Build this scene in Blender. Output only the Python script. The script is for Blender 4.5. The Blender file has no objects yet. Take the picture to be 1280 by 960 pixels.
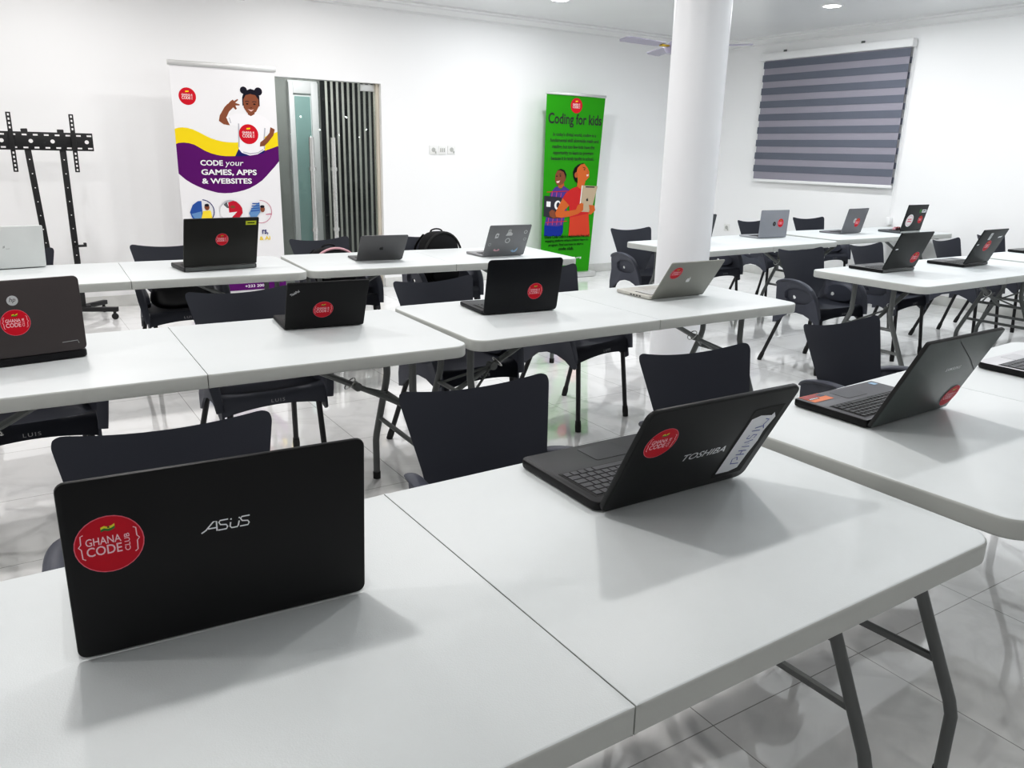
import bpy, bmesh, math, random
from mathutils import Vector, Matrix
random.seed(7)
C = bpy.context.scene.collection
PI = math.pi
R = math.radians

# ------------------------------------------------------------------ materials
def mat(name, col, rough=.5, metal=0., var=.0, vscale=8., bump=0., bscale=200., spec=.5, coat=0., emit=None, estr=0., alpha=1.):
    m = bpy.data.materials.new(name); m.use_nodes = True
    nt = m.node_tree; b = nt.nodes['Principled BSDF']
    c = (col[0], col[1], col[2], 1)
    b.inputs['Base Color'].default_value = c
    b.inputs['Roughness'].default_value = rough
    b.inputs['Metallic'].default_value = metal
    b.inputs['Specular IOR Level'].default_value = spec
    b.inputs['Coat Weight'].default_value = coat
    b.inputs['Alpha'].default_value = alpha
    if emit:
        b.inputs['Emission Color'].default_value = (*emit, 1); b.inputs['Emission Strength'].default_value = estr
    tc = nt.nodes.new('ShaderNodeTexCoord')
    if var > 0:
        n = nt.nodes.new('ShaderNodeTexNoise'); n.inputs['Scale'].default_value = vscale; n.inputs['Detail'].default_value = 4
        nt.links.new(tc.outputs['Object'], n.inputs['Vector'])
        mx = nt.nodes.new('ShaderNodeMix'); mx.data_type = 'RGBA'
        mx.inputs[6].default_value = tuple(max(0, v*(1-var)) for v in c[:3]) + (1,)
        mx.inputs[7].default_value = tuple(min(1, v*(1+var)) for v in c[:3]) + (1,)
        nt.links.new(n.outputs['Fac'], mx.inputs[0]); nt.links.new(mx.outputs[2], b.inputs['Base Color'])
    if bump > 0:
        n2 = nt.nodes.new('ShaderNodeTexNoise'); n2.inputs['Scale'].default_value = bscale
        nt.links.new(tc.outputs['Object'], n2.inputs['Vector'])
        bp = nt.nodes.new('ShaderNodeBump'); bp.inputs['Strength'].default_value = bump; bp.inputs['Distance'].default_value = .002
        nt.links.new(n2.outputs['Fac'], bp.inputs['Height']); nt.links.new(bp.outputs['Normal'], b.inputs['Normal'])
    return m
def srgb(r, g, b):
    f = lambda v: (v/255/12.92) if v/255 <= .04045 else ((v/255+.055)/1.055)**2.4
    return (f(r), f(g), f(b))

M = {}
M['wall'] = mat('white_paint', (.88,.88,.88), .55, var=.015, vscale=1.5, bump=.05, bscale=120)
M['wallgrey'] = mat('grey_paint', (.78,.78,.78), .6, var=.02)
M['column'] = mat('column_paint', (.82,.83,.85), .35, var=.02, vscale=2, bump=.03)
M['ceiling'] = mat('ceiling_gloss', (.74,.745,.75), .28, var=.03, vscale=2.2)
M['crown'] = mat('crown_white', (.80,.80,.80), .4, var=.01)
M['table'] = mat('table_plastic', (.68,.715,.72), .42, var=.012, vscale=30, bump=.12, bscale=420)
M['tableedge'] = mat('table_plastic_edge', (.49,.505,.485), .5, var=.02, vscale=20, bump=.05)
M['steel'] = mat('grey_powder_steel', srgb(102,105,104), .42, metal=.25, var=.06, vscale=20)
M['chair'] = mat('slate_plastic', srgb(66,69,80), .5, var=.05, vscale=6, bump=.1, bscale=300)
M['blacktube'] = mat('black_tube', (.008,.008,.010), .35, var=.05)
M['rubber'] = mat('black_rubber', (.012,.012,.012), .7, var=.1)
M['lightprint'] = mat('pale_print', (.5,.5,.53), .6)
M['white'] = mat('print_white', (.82,.82,.82), .5)
M['red'] = mat('sticker_red', srgb(198,12,40), .45, var=.04, spec=.25)
M['pinkrim'] = mat('sticker_rim', srgb(225,110,130), .4)
M['stickertext'] = mat('sticker_letters', srgb(240,205,212), .45)
M['green'] = mat('flag_green', srgb(40,120,40), .4)
M['yellow'] = mat('flag_yellow', srgb(225,215,40), .4)
M['black'] = mat('print_black', (.01,.01,.01), .5)
M['silver'] = mat('silver_letters', (.75,.76,.77), .3, metal=.6)
M['dimsilver'] = mat('dim_silver_letters', (.42,.44,.43), .4, metal=.4)
M['keys'] = mat('key_black', (.012,.012,.013), .45)
M['keysgrey'] = mat('key_charcoal', srgb(62,62,66), .5)
M['screen'] = mat('screen_glass', (.006,.006,.008), .12)
M['chrome'] = mat('brushed_chrome', (.80,.80,.78), .24, metal=.75, var=.05, vscale=40)
M['alu'] = mat('aluminium', (.70,.70,.69), .35, metal=.7, var=.03, vscale=20)
M['brass'] = mat('brass_gold', srgb(190,160,40), .3, metal=.9)
M['fan'] = mat('fan_enamel', srgb(160,155,172), .35, var=.02)
M['socket'] = mat('socket_plastic', (.78,.78,.76), .35)
M['socketdark'] = mat('socket_grey', (.42,.42,.40), .5)
M['tvblack'] = mat('stand_black', (.012,.012,.013), .45, var=.1, vscale=20)
M['hole'] = mat('stand_hole_light', (.8,.78,.78), .6)
M['bagblack'] = mat('bag_nylon', (.006,.006,.007), .7, spec=.2, var=.3, vscale=12, bump=.4, bscale=500)
M['bagpink'] = mat('bag_pink_trim', srgb(205,160,168), .5, var=.05)
M['bagshine'] = mat('bag_glossy_black', (.006,.006,.008), .42, var=.2, vscale=14, bump=.3, bscale=40)
M['emit'] = mat('lamp_diffuser', (1,1,1), .4, emit=(1,1,1), estr=14)
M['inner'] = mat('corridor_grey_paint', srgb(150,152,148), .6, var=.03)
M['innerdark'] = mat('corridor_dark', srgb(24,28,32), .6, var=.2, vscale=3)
M['slat'] = mat('slat_paint', srgb(222,222,214), .45, var=.03)
M['teal'] = mat('frosted_teal_glass', srgb(150,180,176), .2, var=.08, vscale=3)
M['blind_dark'] = mat('blind_dark_band', srgb(104,108,120), .7, var=.04, vscale=4, bump=.2, bscale=600)
M['blind_light'] = mat('blind_sheer_band', srgb(150,147,157), .7, var=.05, vscale=4, bump=.2, bscale=600)
M['paper'] = mat('paper_label', (.78,.79,.82), .6, var=.03, vscale=30)
M['ink'] = mat('blue_ink', srgb(60,75,160), .6)
M['stickergrey'] = mat('sticker_pale', (.55,.56,.56), .5)
M['stickerpink'] = mat('sticker_pink', srgb(215,170,180), .5)
M['stickerblue'] = mat('sticker_blue', srgb(150,180,205), .5)
M['orange'] = mat('sticker_orange', srgb(215,120,70), .45)
M['flagred'] = mat('sticker_brick_red', srgb(150,52,52), .45)
M['lime'] = mat('sticker_lime', srgb(190,200,40), .5)
def lidmat(name, rgb, rough=.4, metal=.0, coat=0., var=.05):
    c = srgb(*rgb); k = .36 if max(rgb) < 70 else .9
    return mat(name, tuple(v*k for v in c), rough, metal=metal, coat=coat, var=var, vscale=9, bump=.03, bscale=300, spec=.3)
# banner inks
P = {}
for n, c in dict(purple=(104,18,116), yellow=(236,206,30), skin=(150,92,66), skin2=(196,110,66), hair=(30,28,44), hair2=(28,22,24), shirt=(236,234,236), shade=(198,198,206), navy=(38,40,120),
                 lips=(236,200,196), eye=(48,26,22), bluepic=(56,100,176), lightblue=(120,160,205), yshirt=(244,214,70), redpic=(206,36,62), grey=(110,112,116), ring=(205,80,120),
                 green=(52,164,22), dkgreen=(14,58,12), plaid=(98,74,156), pink=(214,90,130), jeans=(28,60,160), lapgrey=(66,66,76), redshirt=(214,56,56), orangeskin=(222,120,62), tablet=(206,186,160), orangered=(222,84,58)).items():
    P[n] = mat('ink_'+n, tuple(v*(.82 if max(c) < 232 else 1) for v in srgb(*c)), .6, spec=.15)
P['white'] = M['white']; P['black'] = M['black']; P['red'] = M['red']
P['sheetwhite'] = mat('banner_vinyl', (.80,.79,.80), .4, var=.02, vscale=3)

def floor_mat():
    m = bpy.data.materials.new('marble_tiles'); m.use_nodes = True
    nt = m.node_tree; b = nt.nodes['Principled BSDF']; L = nt.links
    tc = nt.nodes.new('ShaderNodeTexCoord'); mp = nt.nodes.new('ShaderNodeMapping')
    mp.inputs['Location'].default_value = (-1.40, -1.165, 0)
    L.new(tc.outputs['Object'], mp.inputs['Vector'])
    br = nt.nodes.new('ShaderNodeTexBrick'); br.offset = 0; br.squash = 1
    br.inputs['Scale'].default_value = 1; br.inputs['Brick Width'].default_value = .61; br.inputs['Row Height'].default_value = .61
    br.inputs['Mortar Size'].default_value = .0016; br.inputs['Mortar Smooth'].default_value = .2; br.inputs['Bias'].default_value = 0
    br.inputs['Color1'].default_value = (.83,.83,.825,1); br.inputs['Color2'].default_value = (.87,.87,.865,1); br.inputs['Mortar'].default_value = (.34,.34,.33,1)
    L.new(mp.outputs[0], br.inputs['Vector'])
    n = nt.nodes.new('ShaderNodeTexNoise'); n.inputs['Scale'].default_value = 1.7; n.inputs['Detail'].default_value = 8; n.inputs['Distortion'].default_value = 1.6
    L.new(tc.outputs['Object'], n.inputs['Vector'])
    r = nt.nodes.new('ShaderNodeValToRGB'); r.color_ramp.elements[0].position = .44; r.color_ramp.elements[0].color = (1,1,1,1)
    r.color_ramp.elements[1].position = .56; r.color_ramp.elements[1].color = (1,1,1,1)
    e = r.color_ramp.elements.new(.5); e.color = (.92,.92,.92,1)
    L.new(n.outputs['Fac'], r.inputs[0])
    mx = nt.nodes.new('ShaderNodeMix'); mx.data_type = 'RGBA'; mx.blend_type = 'MULTIPLY'; mx.inputs[0].default_value = 1
    L.new(br.outputs['Color'], mx.inputs[6]); L.new(r.outputs[0], mx.inputs[7]); L.new(mx.outputs[2], b.inputs['Base Color'])
    b.inputs['Roughness'].default_value = .045; b.inputs['IOR'].default_value = 2.35
    n2 = nt.nodes.new('ShaderNodeTexNoise'); n2.inputs['Scale'].default_value = 5; L.new(tc.outputs['Object'], n2.inputs['Vector'])
    bp = nt.nodes.new('ShaderNodeBump'); bp.inputs['Strength'].default_value = .06; bp.inputs['Distance'].default_value = .003
    L.new(n2.outputs['Fac'], bp.inputs['Height']); L.new(bp.outputs['Normal'], b.inputs['Normal'])
    return m
M['floor'] = floor_mat()
def skirt_mat():
    m = mat('marble_skirting', (.62,.62,.60), .15, var=.25, vscale=5)
    return m
M['skirt'] = skirt_mat()
def glass_mat():
    m = bpy.data.materials.new('tinted_door_glass'); m.use_nodes = True
    nt = m.node_tree; out = nt.nodes['Material Output']; nt.nodes.remove(nt.nodes['Principled BSDF'])
    t = nt.nodes.new('ShaderNodeBsdfTransparent'); t.inputs[0].default_value = (.90,.92,.915,1)
    g = nt.nodes.new('ShaderNodeBsdfGlossy'); g.inputs['Roughness'].default_value = .02; g.inputs[0].default_value = (.9,.95,.93,1)
    f = nt.nodes.new('ShaderNodeFresnel'); f.inputs[0].default_value = 1.45
    mx = nt.nodes.new('ShaderNodeMixShader')
    nt.links.new(f.outputs[0], mx.inputs[0]); nt.links.new(t.outputs[0], mx.inputs[1]); nt.links.new(g.outputs[0], mx.inputs[2]); nt.links.new(mx.outputs[0], out.inputs[0])
    return m
M['glass'] = glass_mat()

# ------------------------------------------------------------------ mesh helpers
def finish(name, bm, mats, parent=None, smooth=40, loc=None, rot=None):
    me = bpy.data.meshes.new(name)
    bmesh.ops.recalc_face_normals(bm, faces=bm.faces[:]) if smooth is not None else None
    bm.to_mesh(me); bm.free()
    for m in (mats if isinstance(mats, (list, tuple)) else [mats]): me.materials.append(m)
    if smooth:
        me.polygons.foreach_set('use_smooth', [True]*len(me.polygons)); me.set_sharp_from_angle(angle=R(smooth))
    o = bpy.data.objects.new(name, me); C.objects.link(o)
    if parent: o.parent = parent
    if loc: o.location = loc
    if rot: o.rotation_euler = rot
    return o
def tag(o, label, cat, group=None):
    o['label'] = label; o['category'] = cat
    if group: o['group'] = group
    return o
def thing(name, label, cat, loc=(0,0,0), rz=0, group=None):
    o = bpy.data.objects.new(name, None); C.objects.link(o); o.empty_display_size = .1
    o.location = loc; o.rotation_euler = (0,0,rz)
    return tag(o, label, cat, group)
def struct(name, bm, m, parent=None, smooth=40):
    o = finish(name, bm, m, parent, smooth)
    if not parent: o['kind'] = 'structure'
    return o
def dup(root, loc, rz, label, group=None):
    r = root.copy(); C.objects.link(r); r.location = loc; r.rotation_euler = (0,0,rz); r['label'] = label
    if group: r['group'] = group
    def rec(a, b):
        for ch in list(a.children):
            c = ch.copy(); C.objects.link(c); c.parent = b; rec(ch, c)
    rec(root, r)
    return r
NB = bmesh.new
def box(bm, x0, x1, y0, y1, z0, z1, mi=0, bev=0., seg=2, mtx=None):
    r = bmesh.ops.create_cube(bm, size=1); vs = r['verts']
    for v in vs:
        v.co = Vector(((x0+x1)/2+v.co.x*(x1-x0), (y0+y1)/2+v.co.y*(y1-y0), (z0+z1)/2+v.co.z*(z1-z0)))
    fs = list({f for v in vs for f in v.link_faces})
    for f in fs: f.material_index = mi
    if bev:
        es = list({e for v in vs for e in v.link_edges})
        q = bmesh.ops.bevel(bm, geom=es, offset=bev, segments=seg, affect='EDGES', profile=.5)
        for f in q['faces']: f.material_index = mi
        vs = list({v for f in q['faces'] for v in f.verts} | {v for v in vs if v.is_valid})
    if mtx:
        for v in vs: v.co = mtx @ v.co
    return vs
def tube(bm, pts, r, seg=10, mi=0, closed=False, flat=None):
    pts = [Vector(p) for p in pts]; n = len(pts); rings = []
    up = Vector((0,0,1)); prev = None
    for i, p in enumerate(pts):
        if closed: t = (pts[(i+1)%n]-pts[i-1]).normalized()
        else: t = (pts[min(i+1,n-1)]-pts[max(i-1,0)]).normalized()
        if prev is None:
            a = t.cross(up)
            if a.length < .1: a = t.cross(Vector((1,0,0)))
        else: a = prev - t*prev.dot(t)
        a.normalize(); prev = a; b = t.cross(a)
        rr = r[i] if isinstance(r, (list, tuple)) else r
        ring = []
        for k in range(seg):
            an = 2*PI*k/seg
            u, w = math.cos(an)*rr, math.sin(an)*rr
            if flat: u, w = u*flat[0], w*flat[1]
            ring.append(bm.verts.new(p+a*u+b*w))
        rings.append(ring)
    m = n if closed else n-1
    for i in range(m):
        A, B = rings[i], rings[(i+1)%n]
        for k in range(seg):
            f = bm.faces.new((A[k], A[(k+1)%seg], B[(k+1)%seg], B[k])); f.material_index = mi
    if not closed:
        f = bm.faces.new(rings[0][::-1]); f.material_index = mi
        f = bm.faces.new(rings[-1]); f.material_index = mi
def smooth_path(pts, sub=4):
    pts = [Vector(p) for p in pts]; out = []
    for i in range(len(pts)-1):
        p0 = pts[max(i-1,0)]; p1 = pts[i]; p2 = pts[i+1]; p3 = pts[min(i+2,len(pts)-1)]
        for k in range(sub):
            t = k/sub
            out.append(.5*((2*p1)+(p2-p0)*t+(2*p0-5*p1+4*p2-p3)*t*t+(3*p1-p0-3*p2+p3)*t**3))
    out.append(pts[-1]); return out
def lathe(bm, prof, seg=24, mi=0, center=(0,0,0)):
    rings = []
    for r, z in prof:
        rings.append([bm.verts.new((center[0]+r*math.cos(2*PI*k/seg), center[1]+r*math.sin(2*PI*k/seg), center[2]+z)) for k in range(seg)])
    for A, B in zip(rings, rings[1:]):
        for k in range(seg):
            f = bm.faces.new((A[k], A[(k+1)%seg], B[(k+1)%seg], B[k])); f.material_index = mi
    f = bm.faces.new(rings[0][::-1]); f.material_index = mi
    f = bm.faces.new(rings[-1]); f.material_index = mi
def poly(bm, pts, z=0., mi=0):
    f = bm.faces.new([bm.verts.new((p[0], p[1], z)) for p in pts]); f.material_index = mi
    f.normal_update()
    if f.normal.z < 0: f.normal_flip()
    return f
def circ(cx, cy, rx, ry=None, n=28, a0=0., a1=2*PI):
    ry = rx if ry is None else ry
    full = abs(a1-a0-2*PI) < 1e-6
    return [(cx+rx*math.cos(a0+(a1-a0)*k/(n if full else n-1)), cy+ry*math.sin(a0+(a1-a0)*k/(n if full else n-1))) for k in range(n)]
def ringpoly(bm, cx, cy, ro, ri, z=0., mi=0, n=28, sy=1.):
    o = [bm.verts.new((x, y, z)) for x, y in circ(cx, cy, ro, ro*sy, n)]; i = [bm.verts.new((x, y, z)) for x, y in circ(cx, cy, ri, ri*sy, n)]
    for k in range(n):
        f = bm.faces.new((o[k], o[(k+1)%n], i[(k+1)%n], i[k])); f.material_index = mi
def rrect(x0, x1, y0, y1, r, n=5):
    out = []
    for cx, cy, a in ((x1-r,y1-r,0), (x0+r,y1-r,PI/2), (x0+r,y0+r,PI), (x1-r,y0+r,1.5*PI)):
        for k in range(n+1):
            t = a+PI/2*k/n; out.append((cx+r*math.cos(t), cy+r*math.sin(t)))
    return out
def slab(bm, pts, z0, z1, mi=0, bev=0., seg=2, side=None):
    """closed prism over a 2D outline (xy), with bevelled top and bottom rims"""
    n = len(pts); cx = sum(p[0] for p in pts)/n; cy = sum(p[1] for p in pts)/n
    def inset(d):
        res = []
        for i in range(n):
            a, b, c = Vector(pts[i-1]), Vector(pts[i]), Vector(pts[(i+1)%n])
            t = (c-a); nn = Vector((-t.y, t.x))
            if nn.length < 1e-9: nn = Vector((cx-b.x, cy-b.y))
            nn.normalize(); res.append(b+nn*d)
        return res
    area = sum(pts[i-1][0]*pts[i][1]-pts[i][0]*pts[i-1][1] for i in range(n))
    if area < 0: pts = pts[::-1]
    levels = []
    if bev:
        for k in range(seg+1): a = PI/2*k/seg; levels.append((z0+bev*(1-math.sin(a)), bev*(1-math.cos(PI/2-a)) if 0 else bev*(1-math.sin(a))*0+bev*(1-math.cos(a))*0))
        levels = []
        for k in range(seg+1):
            a = PI/2*k/seg; levels.append((z0+bev*(1-math.cos(a)), bev*(1-math.sin(a))))
        for k in range(seg+1):
            a = PI/2*k/seg; levels.append((z1-bev+bev*math.sin(a), bev*(1-math.cos(a))))
    else: levels = [(z0, 0), (z1, 0)]
    rings = [[bm.verts.new((p[0], p[1], z)) for p in inset(d)] for z, d in levels]
    for li, (A, B) in enumerate(zip(rings, rings[1:])):
        for k in range(n):
            f = bm.faces.new((A[k], A[(k+1)%n], B[(k+1)%n], B[k])); f.material_index = mi if side is None or li >= len(rings)-2 else side
    f = bm.faces.new(rings[0][::-1]); f.material_index = mi if side is None else side
    f = bm.faces.new(rings[-1]); f.material_index = mi
_tc = {}
def text(bm, s, x0, y0, w, h, z=0., mi=0, bold=0., shear=0., rot=0., font_space=1.):
    """flat lettering filling the box w x h with its lower left corner at x0,y0 (rot about that corner)"""
    key = (s, bold, shear, font_space)
    if key not in _tc:
        cu = bpy.data.curves.new('lettering', 'FONT'); cu.body = s; cu.size = 1; cu.offset = bold; cu.shear = shear; cu.space_character = font_space; cu.resolution_u = 3
        o = bpy.data.objects.new('lettering', cu); C.objects.link(o); bpy.context.view_layer.update()
        me = bpy.data.meshes.new_from_object(o.evaluated_get(bpy.context.evaluated_depsgraph_get()))
        vs = [v.co.copy() for v in me.vertices]; fs = [list(p.vertices) for p in me.polygons]
        bpy.data.objects.remove(o); bpy.data.curves.remove(cu); bpy.data.meshes.remove(me)
        _tc[key] = (vs, fs)
    vs, fs = _tc[key]
    ax = min(v.x for v in vs); bx = max(v.x for v in vs); ay = min(v.y for v in vs); by = max(v.y for v in vs)
    sx = w/(bx-ax); sy = h/(by-ay); cr, sr = math.cos(rot), math.sin(rot)
    nv = []
    for v in vs:
        X = (v.x-ax)*sx; Y = (v.y-ay)*sy
        nv.append(bm.verts.new((x0+X*cr-Y*sr, y0+X*sr+Y*cr, z)))
    for f in fs:
        try:
            q = bm.faces.new([nv[i] for i in f]); q.material_index = mi
            q.normal_update()
            if q.normal.z < 0: q.normal_flip()
        except ValueError: pass
def strip(bm, pts, wd, z=0., mi=0):
    """flat stroke along 2D points"""
    pts = [Vector(p) for p in pts]; L = []; Rr = []
    for i, p in enumerate(pts):
        t = (pts[min(i+1,len(pts)-1)]-pts[max(i-1,0)]).normalized(); n = Vector((-t.y, t.x))*wd/2
        L.append(bm.verts.new((*(p+n), z))); Rr.append(bm.verts.new((*(p-n), z)))
    for i in range(len(pts)-1):
        f = bm.faces.new((L[i], Rr[i], Rr[i+1], L[i+1])); f.material_index = mi
        f.normal_update()
        if f.normal.z < 0: f.normal_flip()

# ------------------------------------------------------------------ room
XW, YW, ZC = 8.13, 7.86, 2.80
X0, Y0 = -3.2, -4.6
bm = NB(); box(bm, X0-.2, XW+.2, Y0-.2, YW, -.1, 0); struct('floor', bm, M['floor'])
bm = NB(); box(bm, X0-.2, XW+.2, Y0-.2, YW+.2, ZC, ZC+.1); struct('ceiling', bm, M['ceiling'])
DX0, DX1, DZ = 2.22, 3.44, 2.04
bm = NB(); box(bm, X0-.2, DX0, YW, YW+.15, 0, ZC); box(bm, DX1, XW+.2, YW, YW+.15, 0, ZC); box(bm, DX0, DX1, YW, YW+.15, DZ, ZC)
struct('wall_back', bm, M['wall'])
bm = NB(); box(bm, XW, XW+.2, Y0, YW, 0, ZC); struct('wall_right', bm, M['wall'])
bm = NB(); box(bm, X0-.2, X0, Y0, YW, 0, ZC); struct('wall_left', bm, M['wall'])
bm = NB(); box(bm, X0-.2, XW+.2, Y0-.2, Y0, 0, ZC); struct('wall_front', bm, M['wallgrey'])
# crown mouldings: stepped cove in the angle of wall and ceiling
def crown(name, a, b, inward):
    prof = [(0,ZC-.082), (.02,ZC-.082), (.024,ZC-.066), (.075,ZC-.05), (.115,ZC-.034), (.12,ZC-.022), (.165,ZC-.016), (.17,ZC), (0,ZC)]
    bm = NB(); A = []; B = []
    for d, z in prof:
        A.append(bm.verts.new((a[0]+inward[0]*d, a[1]+inward[1]*d, z))); B.append(bm.verts.new((b[0]+inward[0]*d, b[1]+inward[1]*d, z)))
    n = len(prof)
    for k in range(n): bm.faces.new((A[k], A[(k+1)%n], B[(k+1)%n], B[k]))
    bm.faces.new(A[::-1]); bm.faces.new(B)
    struct(name, bm, M['crown'], smooth=20)
crown('trim_1', (X0, YW), (XW, YW), (0,-1))
crown('trim_2', (XW, Y0), (XW, YW), (-1,0))
bm = NB(); box(bm, X0, DX0, YW-.012, YW, 0, .098, bev=.002); box(bm, DX1, XW, YW-.012, YW, 0, .098, bev=.002); struct('baseboard_back', bm, M['skirt'])
bm = NB(); box(bm, XW-.012, XW, Y0, YW-.012, 0, .098, bev=.002); struct('baseboard_right', bm, M['skirt'])
# round column
bm = NB(); lathe(bm, [(.168,0), (.168,ZC)], 48, center=(3.715,3.755,0)); struct('column', bm, M['column'])

# corridor behind the glass door
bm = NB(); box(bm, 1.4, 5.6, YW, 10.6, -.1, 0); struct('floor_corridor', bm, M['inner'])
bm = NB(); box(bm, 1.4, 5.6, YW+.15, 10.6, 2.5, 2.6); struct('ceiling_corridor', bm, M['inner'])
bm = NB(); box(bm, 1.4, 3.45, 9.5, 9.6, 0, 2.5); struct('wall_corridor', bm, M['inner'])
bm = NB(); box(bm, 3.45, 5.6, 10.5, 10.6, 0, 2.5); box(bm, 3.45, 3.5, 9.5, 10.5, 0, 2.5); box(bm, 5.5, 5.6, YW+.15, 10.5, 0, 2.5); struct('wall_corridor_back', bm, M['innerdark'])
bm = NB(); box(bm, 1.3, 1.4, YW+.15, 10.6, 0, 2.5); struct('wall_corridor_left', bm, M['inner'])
# inner white door with a tall frosted pane
d2 = thing('door_2', 'white framed inner door with tall pale teal pane seen through the glass', 'door', (3.0,9.5,0)); d2['kind'] = 'structure'
bm = NB(); box(bm, 0,.34,-.05,0,0,2.14); box(bm, 0,.05,-.08,-.05,0,2.12,bev=.006); box(bm, .26,.34,-.08,-.05,0,2.12,bev=.006); box(bm, .05,.26,-.08,-.05,2.0,2.12,bev=.006)
finish('door_frame', bm, M['white'], d2)
bm = NB(); box(bm, .07,.25,-.062,-.05,.1,1.97); finish('pane', bm, M['teal'], d2)
# slatted screen
sc_ = thing('slat_screen', 'tall screen of pale vertical slats seen through the right glass door leaf', 'screen', (3.42,9.42,0))
bm = NB()
for k in range(13): box(bm, .0+k*.067, .026+k*.067, -.02, .0, .02, 2.3, bev=.003)
finish('slats', bm, M['slat'], sc_)
for z in (.62, 1.27, 1.93):
    bm = NB(); box(bm, -.03,.87, .0,.03, z, z+.035, bev=.003); finish('rail', bm, M['tvblack'], sc_)
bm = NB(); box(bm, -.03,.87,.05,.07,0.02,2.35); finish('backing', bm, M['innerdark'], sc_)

# frameless glass double door
d1 = thing('door_1', 'frameless glass double door with long chrome tube handles', 'door', (0,YW+.09,0)); d1['kind'] = 'structure'
for i, (xa, xb) in enumerate(((DX0+.006, 2.826), (2.834, DX1-.035))):
    bm = NB(); box(bm, xa, xb, -.006, .006, .012, DZ-.012, bev=.001); finish('glass_leaf', bm, M['glass'], d1)
    hx = 2.712 if i == 0 else 2.932
    bm = NB(); tube(bm, [(hx,-.055,.42), (hx,-.055,1.51)], .025, 16)
    hd = finish('handle', bm, M['chrome'], d1)
    bm = NB()
    for z in (.62, 1.21):
        tube(bm, [(hx,-.055,z-.016), (hx,-.055,z+.016)], .034, 16); tube(bm, [(hx,-.055,z), (hx,-.004,z)], .010, 10)
    finish('clamp', bm, M['chrome'], hd)
bm = NB(); box(bm, 3.25, 3.405, -.016, .016, 1.965, 2.028, bev=.003); finish('hinge_patch', bm, M['alu'], d1)
bm = NB(); box(bm, DX1-.033, DX1-.002, -.04, .04, 0, DZ-.002, bev=.004); finish('jamb', bm, mat('beige_jamb', srgb(205,198,184), .45, var=.03), d1)

# ------------------------------------------------------------------ folding tables
TL, TD, TH = 1.82, .765, .74
def make_table(label):
    t = thing('folding_table', label, 'table')
    for k in range(2):
        bm = NB()
        x0, x1 = (0, TL/2-.0013) if k == 0 else (TL/2+.0013, TL)
        r = .062; n = 7
        def arc(cx, cy, a):
            return [(cx+r*math.cos(a+PI/2*i/n), cy+r*math.sin(a+PI/2*i/n)) for i in range(n+1)]
        if k == 0: pts = [(x1,.003), (x1,TD-.003), (x1-.012,TD)] + arc(r, TD-r, PI/2) + arc(r, r, PI) + [(x1-.012,0)]
        else: pts = [(x0,TD-.003), (x0,.003), (x0+.012,0)] + arc(TL-r, r, 1.5*PI) + arc(TL-r, TD-r, 0) + [(x0+.012,TD)]
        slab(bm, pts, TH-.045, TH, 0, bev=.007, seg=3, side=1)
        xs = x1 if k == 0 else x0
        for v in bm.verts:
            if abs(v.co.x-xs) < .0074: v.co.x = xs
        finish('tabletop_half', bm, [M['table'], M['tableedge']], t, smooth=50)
    cy = TD/2
    for xe, sgn in ((.12, 1), (TL-.12, -1)):
        for s in (-1, 1):
            bm = NB(); p = [(xe, cy+s*.130, TH-.046), (xe, cy+s*.130, .52), (xe, cy+s*.140, .485), (xe, cy+s*.262, .215), (xe, cy+s*.272, .18), (xe, cy+s*.272, .03)]
            tube(bm, p, .0145, 12); lg = finish('leg', bm, M['steel'], t, smooth=60)
            bm = NB(); tube(bm, [(xe, cy+s*.272, .032), (xe, cy+s*.272, .0)], .0165, 12); finish('foot_cap', bm, M['rubber'], lg)
        for z, yy in ((.30, .22), (.435, .158)):
            bm = NB(); tube(bm, [(xe, cy-yy, z), (xe, cy+yy, z)], .010, 8); finish('crossbar', bm, M['steel'], t)
        bm = NB(); box(bm, min(xe,xe+sgn*.02)-.02, max(xe,xe+sgn*.02), cy-.3, cy+.3, TH-.062, TH-.044, bev=.003); finish('mounting_rail', bm, M['steel'], t)
        bm = NB(); a = Vector((xe, cy, .43)); b = Vector((xe+sgn*.50, cy, TH-.052)); mid = a.lerp(b, .36)
        tube(bm, [a, mid], .011, 8); tube(bm, [mid, b], .017, 8, flat=(1,.7)); tube(bm, [mid-Vector((0,.02,0)), mid+Vector((0,.02,0))], .017, 10)
        tube(bm, [(xe,cy-.13,.435), mid], .006, 6); tube(bm, [(xe,cy+.13,.435), mid], .006, 6)
        br = finish('brace', bm, M['steel'], t)
        bm = NB(); tube(bm, [mid+(b-a).normalized()*.03+Vector((.02*math.cos(q),.024*math.sin(q),.0+.02*math.sin(q)*0+.02*math.cos(q)*-sgn)) for q in [2*PI*k/12 for k in range(12)]], .0025, 6, closed=True); finish('lock_ring', bm, M['chrome'], br)
    return t
tab0 = make_table('x'); used = [False]
def place(proto, flag, loc, rz, label, group):
    if not flag[0]:
        flag[0] = True; proto.location = loc; proto.rotation_euler = (0,0,rz); proto['label'] = label; proto['group'] = group; return proto
    return dup(proto, loc, rz, label, group)
GT = 'white folding tables in rows'
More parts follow.
